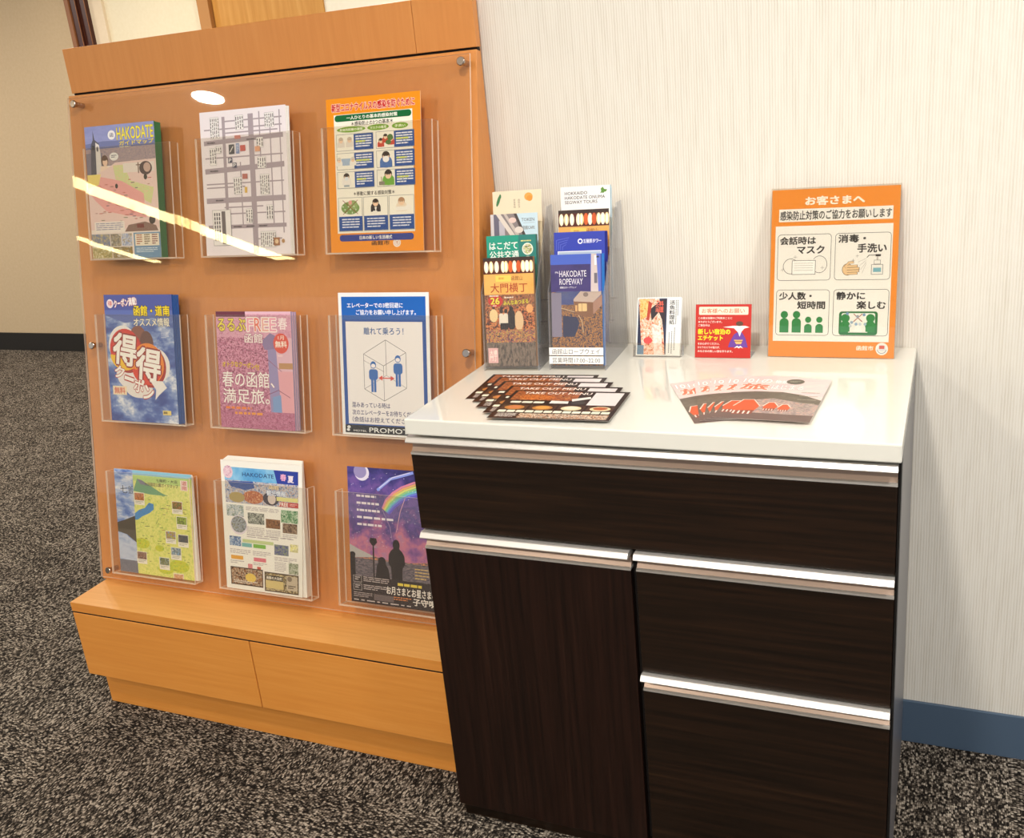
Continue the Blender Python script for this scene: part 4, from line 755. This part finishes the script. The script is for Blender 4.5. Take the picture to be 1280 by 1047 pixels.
# shop card in a small clear holder
hd = thing('card_holder', (.3385, -.098, Z0), 'small clear tilted acrylic holder for shop cards behind the fanned menus', 'card holder')
Mc = upright(.3385, -.0975, 21, 2.5)
m = MB(); m.box((-.048, .0005, -.0150), (.048, .022, -.0133+.0005), clear_side, 0, Mc); m.box((-.048, .0005, .0012), (.048, .026, .0028), clear, 0, Mc, clear_edge, 2); m.box((-.048, 0, -.0128), (.048, .0018, .001), clear_side, 0, Mc)
for sx in (-.048, .0465): m.box((sx, .002, -.0126), (sx+.0015, .024, .001), clear_side, 0, Mc)
m.build('holder_body', hd)
for i in range(3): plain('shop_card', Mc @ Matrix.Translation((.001, .0022, -.0022-.002*i)), .086, .112, .0018, '#eef0f0', '#f2f2f0', 'white card stacked behind the seafood shop card', 'card', 'seafood shop cards')
s = Sheet('shop_card', Mc @ Matrix.Translation((.0, .0022, 0)), .086, .113, .001, '#eef0f0', '#f2f2f0', 'sheet', 'white shop card with a sashimi photo in the small clear holder', 'card', 'seafood shop cards', first='food_photo')
s.rect(.03, .02, .68, .98, '#1f2a4a'); s.poly([(.03, .02), (.5, .02), (.62, .6), (.66, .98), (.14, .98)], photo('sashimi', ['#c8503a', '#e8b08a', '#f4dccc', '#e0905a', '#f2e4dc'], 60, seed=41)); s.poly([(.06, .03), (.28, .03), (.24, .32), (.08, .4)], photo('ginger', ['#e8b050', '#f0d08a', '#d88a3a'], 60, seed=42)); s.poly([(.3, .2), (.56, .04), (.66, .04), (.64, .5), (.5, .25), (.34, .4)], '#2a1f2a'); s.poly([(.26, .06), (.34, .1), (.28, .4), (.22, .38)], '#b83a20'); s.poly([(.35, .45), (.55, .5), (.62, .98), (.42, .98)], photo('squid', ['#f0d0c4', '#f8ece6', '#e8b8a4'], 50, seed=43)); s.ell(.27, .74, .1, .06, '#e04a48'); s.rect(.03, .82, .18, .98, '#6a8aa8')
s.piece('red_caption'); s.vtext('料理', .5, .06, .6, .26, '#e8604a', .03); s.vtext('北海', .42, .1, .5, .26, '#e0705a', .02)
s.piece('name_lettering'); s.vtext('活魚料理処', .74, .05, .86, .47, '#3a3a3c', .02)
for u, a, b in ((.88, .05, .45), (.92, .05, .3), (.74, .6, .95), (.8, .58, .95), (.86, .52, .9)):
    v = a
    while v < b: s.rect(u, v, u+.02, v+.022, '#8a8a8c'); v += .03
s.done()

# red etiquette sign
Mr = upright(.464, -.0975, 15, 1)
rd = thing('notice_stand', (.464, -.0975, Z0), 'small red guest etiquette notice with a bowing figure in purple', 'notice')
m = MB(); m.box((-.0525, .0003, -.0022), (.0525, .101, -.0012), clear, 0, Mr, clear_edge, 2); Mw = Matrix.Translation((.464, -.0975, Z0)); m.box((-.0525, .003, .0), (.0525, .045, .0016), clear_side, 0, Mw); m.build('acrylic_stand', rd)
s = Sheet('x', Mr @ Matrix.Translation((0, .0006, 0)), .104, .1, .0009, '#bf2a22', '#d8d0cc', 'sheet', root=rd, first='body_lettering')
s.piece('heading_banner'); s.rect(.06, .045, .945, .195, '#f2e2cc', .002); s.text('お客様へのお願い', .11, .075, .88, .165, '#cf6a4a', .012)
s.again('body_lettering')
for t, v, u1 in (('この度は当館のご利用まことに', .235, .66), ('ありがとうございます。', .305, .48), ('ご滞在中は', .372, .26), ('をお心がけください。', .715, .44), ('ひとりひとりの協力が、', .785, .45), ('みなさまの楽しい旅を守ります。', .857, .68)): s.text(t, .05, v, u1, v+.042, '#f8e6dc', .02)
s.piece('title_lettering'); s.text('新しい宿泊の', .05, .46, .63, .56, '#f6e02c', .035, '#a8701c', .02); s.text('エチケット', .05, .585, .5, .675, '#f6e02c', .035, '#a8701c', .02)
s.piece('bowing_figure'); s.poly([(.6, .8), (.62, .72), (.7, .56), (.76, .52), (.84, .52), (.9, .62), (.95, .8)], '#6a3f9c'); s.poly([(.5, .425), (.68, .4), (.9, .4), (.97, .425), (.88, .45), (.84, .5), (.8, .55), (.75, .5), (.7, .445)], '#f4efec'); s.ell(.795, .36, .065, .045, '#5a4034'); s.poly([(.765, .5), (.835, .5), (.8, .6)], '#f4efec'); s.poly([(.7, .66), (.86, .66), (.83, .74), (.74, .74)], '#e0b070'); s.rect(.71, .68, .85, .695, '#8a5a30'); s.poly([(.7, .82), (.76, .77), (.79, .79), (.82, .77), (.87, .82), (.82, .8), (.79, .82), (.76, .8)], '#f4efec')
s.done()

# large orange customer sign
Mo = upright(.6555, -.083, 13, 0)
og = thing('notice_stand', (.6555, -.083, Z0), 'large orange bordered customer notice with four picture panels at the right of the worktop', 'notice')
m = MB(); m.box((-.111, .0003, -.0046), (.111, .306, -.0032), clear, 0, Mo, clear_edge, 2); m.box((-.111, .0003, .0006), (.111, .306, .0016), clear_gloss, 0, Mo, clear_edge, 2)
m.box((-.06, .001, 0), (.06, .058, .002), clear_side, 0, Matrix.Translation((.6555, -.0755, Z0))); m.build('acrylic_stand', og)
s = Sheet('x', Mo @ Matrix.Translation((0, .0012, -.0012)), .219, .302, .0016, '#f09128', '#f0d8b8', 'sheet', root=og, first='white_field', gloss=.3)
W = '#f5f3ef'; K = '#26211e'
s.rect(.035, .215, .955, .905, W)
s.piece('title_lettering'); s.text('お客さまへ', .27, .045, .73, .095, '#fdf6ea', .04, res=3); s.piece('city_lettering'); s.text('函館市', .71, .928, .84, .955, '#fdf6ea', .025); s.piece('city_emblem'); s.ell(.905, .945, .048, .037, W); s.ell(.905, .94, .03, .02, '#dfe3ea'); s.rect(.885, .925, .925, .945, '#d8604a'); s.arcline(.905, .945, .034, .026, '#4a6aa0', .0009, 190, 350)
s.piece('heading_panel'); s.rect(.06, .115, .95, .19, W); s.text('感染防止対策のご協力をお願いします', .07, .127, .94, .18, K, .024, res=3)
def panel(u0, v0, u1, v1): s.piece('picture_panel'); s.frame(u0, v0, u1, v1, '#3a3532', W, .0008, .006)
panel(.055, .265, .485, .54); panel(.515, .265, .945, .54); panel(.055, .595, .485, .87); panel(.515, .595, .945, .87)
for t, u0, v0, u1, v1 in (('会話時は', .075, .28, .36, .325), ('マスク', .215, .335, .43, .38), ('消毒・', .54, .275, .75, .32), ('手洗い', .69, .33, .91, .38), ('少人数・', .08, .61, .34, .655), ('短時間', .23, .665, .45, .71), ('静かに', .54, .61, .76, .655), ('楽しむ', .7, .665, .92, .71)): s.text(t, u0, v0, u1, v1, K, .034, res=3)
s.piece('mask_drawing'); s.arcline(.165, .455, .06, .045, K, .0008, 40, 320); s.arcline(.395, .445, .06, .05, K, .0008, -140, 140); s.frame(.175, .42, .365, .505, K, '#faf9f7', .0008)
for i in range(4): s.line([(.195, .437+.014*i), (.345, .437+.014*i)], '#8a8684', .0005)
for u, v in ((.2, .40), (.1, .475), (.42, .465)): s.line([(u-.015, v), (u+.015, v)], '#8a8684', .0005); s.line([(u, v-.01), (u, v+.01)], '#8a8684', .0005)
s.piece('hand_wash_drawing'); s.ell(.617, .478, .042, .035, '#6a4a30'); s.ell(.617, .478, .038, .032, '#ecca9c'); s.line([(.6, .462), (.628, .438), (.66, .436)], '#6a4a30', .0042); s.line([(.6, .462), (.628, .438), (.66, .436)], '#ecca9c', .0033)
for j, (a, b) in enumerate(((.458, .69), (.4725, .705), (.487, .703), (.501, .69))): s.line([(.62, a+.002), (b, a)], '#6a4a30', .0044); s.line([(.61, a+.002), (b-.003, a)], '#ecca9c', .0036)
s.frame(.8, .45, .89, .51, K, '#f2f0ec', .0007, .001); s.rect(.815, .47, .875, .495, '#7ab4c4'); s.frame(.82, .425, .87, .45, K, '#f2f0ec', .0006); s.rect(.838, .405, .852, .425, '#c8c4c0'); s.line([(.765, .41), (.78, .397), (.86, .397)], K, .0011); s.rect(.83, .392, .87, .404, K)
for i in range(4): s.line([(.76, .415+.01*i), (.7+.01*i, .435+.022*i)], '#9a9694', .0004)
for u, v in ((.69, .4), (.66, .425)): s.line([(u-.012, v), (u+.012, v)], '#8a8684', .0005); s.line([(u, v-.008), (u, v+.008)], '#8a8684', .0005)
s.piece('group_drawing'); G = '#2f8a44'
for u, v, k in ((.125, .745, 1), (.225, .745, 1), (.32, .775, .82), (.41, .775, .82)):
    s.ell(u, v, .03*k, .022*k, G); s.ell(u, v+.045, .037*k, .024*k, G); s.rect(u-.037*k, v+.045, u+.037*k, .853, G)
s.piece('dining_drawing'); s.rect(.565, .725, .865, .865, '#2c7a40', .005); s.rect(.585, .735, .845, .848, '#eef0ea', .003)
for u, sgn in ((.615, 1), (.81, -1)):
    s.ell(u, .765, .034, .025, G); s.ell(u, .81, .04, .03, G); s.rect(u-.036, .81, u+.036, .848, G)
s.line([(.68, .74), (.745, .785)], '#a8403a', .0014); s.line([(.745, .74), (.68, .785)], '#a8403a', .0014)
for u, v, c in ((.63, .738, '#7a9ac8'), (.7, .80, '#8fb0d0'), (.73, .80, '#c8d4e0'), (.665, .79, '#9ab4cc'), (.76, .745, '#7a9ac8'), (.71, .755, '#9aa4b0'), (.655, .81, '#c8d0d8'), (.77, .80, '#a0b8cc')): s.ell(u, v, .012, .009, c, 10)
s.poly([(.68, .848), (.69, .82), (.715, .805), (.74, .82), (.75, .848)], '#f6f6f2'); s.rect(.64, .845, .79, .85, '#e8e8e0')
s.done()

# ------------------------------------------------------------------ five take-out menus
def menu(x, y, rz, i, label):
    M = Matrix.Translation((x, y, Z0+.0006+.0011*i)) @ Matrix.Rotation(R(rz), 4, 'Z') @ Matrix.Translation((0, -.074, .0))
    s = Sheet('takeout_menu', M, .21, .148, .0003, '#2a1712', '#d8d0c8', 'sheet', label, 'menu', 'take-out menus fanned on the worktop', first='dark_print'); s.z = .00003
    s.piece('food_photo'); s.rect(.03, .03, .6, .36, photo('grill', ['#3a1a10', '#8a3a1a', '#c8703a', '#5a2a18', '#d89a5a'], 70, (1, 2, 1), seed=50)); s.ell(.25, .25, .16, .09, photo('roast', ['#a8481a', '#d8803a', '#6a2a12'], 80, seed=51))
    for u in (.06, .16, .26): s.rect(u, .40, u+.09, .465, '#e8e6d6', .002)
    s.poly([(.4, .36), (.55, .38), (.56, .46), (.4, .46)], '#e8e4e0'); s.poly([(.56, .3), (.7, .2), (.72, .27), (.58, .38)], '#e4e0dc'); s.ell(.64, .42, .06, .07, '#3c3836')
    s.piece('title_lettering'); s.text('TAKE OUT MENU', .1, .055, .69, .13, '#f4ece4', .015)
    s.piece('blank_panel'); s.rect(.72, .05, .96, .5, '#e3dadb')
    s.piece('dish_photo')
    for j, u in enumerate((.03, .27, .51, .75)):
        s.rect(u, .53, u+.22, .7, photo('dark_dish', ['#2a1a14', '#5a3a2a', '#3a2018'], 60, seed=52)); s.ell(u+.11, .62, .085, .075, '#e4d2a8' if j > 1 else '#b87a3a'); s.ell(u+.11, .61, .06, .05, ['#c87a4a', '#d89a4a', '#e8dcc4', '#b05a30'][j])
    s.piece('price_box')
    for j in range(12): s.rect(.03+.0785*j, .715, .03+.0785*j+.068, .79, '#ece9d4', .0015)
    s.rect(.03, .82, .97, .97, photo('menu_row', ['#4a2a1a', '#b87a4a', '#e4dccc', '#3a2018'], 90, seed=53)); s.rect(.03, .82, .24, .97, '#3a201a'); s.bars(.05, .83, .22, .96, 4, '#e8e2dc', .4, 3)
    s.done()
lab = ['take-out menu sheet at the far left, lowest of the five overlapping menus', 'second take-out menu sheet from the leaflet stands, mostly covered', 'middle take-out menu sheet of the five overlapping menus', 'take-out menu sheet directly under the nearest menu', 'topmost take-out menu sheet, nearest the worktop front edge']
for i, (x, y, rz) in enumerate(((.1635, -.306, 4), (.185, -.324, 4), (.206, -.353, 4), (.233, -.383, 3.5), (.254, -.4105, 3))): menu(x, y, rz, i, lab[i])
# five fanned travel brochures
def travel(bx, by, rz, i, label):
    M = Matrix.Translation((bx, by, Z0+.0006+.0011*i)) @ Matrix.Rotation(R(rz), 4, 'Z') @ Matrix.Translation((.074, 0, 0))
    s = Sheet('travel_brochure', M, .148, .216, .0003, '#e6cfcb', '#d8ccc6', 'sheet', label, 'brochure', 'travel brochures fanned on the worktop', first='cover_photo'); s.z = .00003
    s.rect(0, 0, 1, .45, photo('pink_sky', ['#d6b9c0', '#e4cccb', '#eedad2'], 12, (1, 3, 1), seed=54)); s.poly([(0, .42), (.25, .37), (.55, .36), (.8, .42), (1, .52), (1, 1), (0, 1)], photo('dark_hill', ['#5c5248', '#6a6054', '#7a6f62'], 30, seed=55)); s.poly([(.2, .6), (.5, .52), (.85, .6), (1, .62), (1, 1), (.1, 1)], photo('misty_town', ['#8a7f7a', '#a08a8a', '#b0a098', '#c89a8a'], 60, seed=56)); s.rect(0, .86, 1, 1, '#6a5550')
    s.piece('house_roof')
    for u, v, k in ((.02, .62, 1.0), (.13, .58, 1.25), (.44, .62, .7), (.6, .65, .6)):
        s.poly([(u, v+.12*k), (u+.05*k, v), (u+.14*k, v-.01*k), (u+.22*k, v+.1*k), (u+.2*k, v+.18*k), (u+.02*k, v+.2*k)], '#d4572c'); s.poly([(u+.02*k, v+.2*k), (u+.2*k, v+.18*k), (u+.19*k, v+.25*k), (u+.03*k, v+.27*k)], '#8a4a38'); s.line([(u+.05*k, v), (u, v+.12*k)], '#f4d8cc', .002); s.line([(u+.05*k, v), (u+.14*k, v-.01*k), (u+.22*k, v+.1*k)], '#f4d8cc', .0016)
        for j in range(4): s.rect(u+.03*k+.042*k*j, v+.2*k, u+.045*k+.042*k*j, v+.25*k, '#f0dcd4')
    s.piece('title_lettering'); s.text('101の', .04, .06, .36, .16, '#f7f3f2', .03, '#b8a8a8', .03); s.text('物語旅', .4, .08, .62, .16, '#f7f3f2', .03, '#b8a8a8', .03) if i == 4 else None; s.text('旅', .06, .19, .36, .33, '#e07a5a', .03, '#f4e4de', .04); s.text('はじまる', .4, .2, .75, .3, '#f7f3f2', .02, '#b8a8a8', .03) if i == 4 else None
    s.bars(.75, .35, .95, .85, 6, '#a89f92', .12, 3, 2)
    s.piece('round_seal'); s.ell(.62, .1, .1, .065, '#5f5a50'); s.bars(.56, .085, .68, .12, 2, '#a8a294', .5)
    s.done()
lab = ['leftmost fanned travel brochure, lowest of the fan', 'second fanned travel brochure from the left', 'middle travel brochure of the fan', 'fanned travel brochure directly under the topmost one', 'topmost travel brochure of the fan with its whole cover showing']
for i, (bx, by, rz) in enumerate(((.496, -.459, 24.5), (.502, -.449, 15.5), (.507, -.4445, 9), (.512, -.442, 3), (.519, -.437, -2.5))): travel(bx, by, rz, i, lab[i])
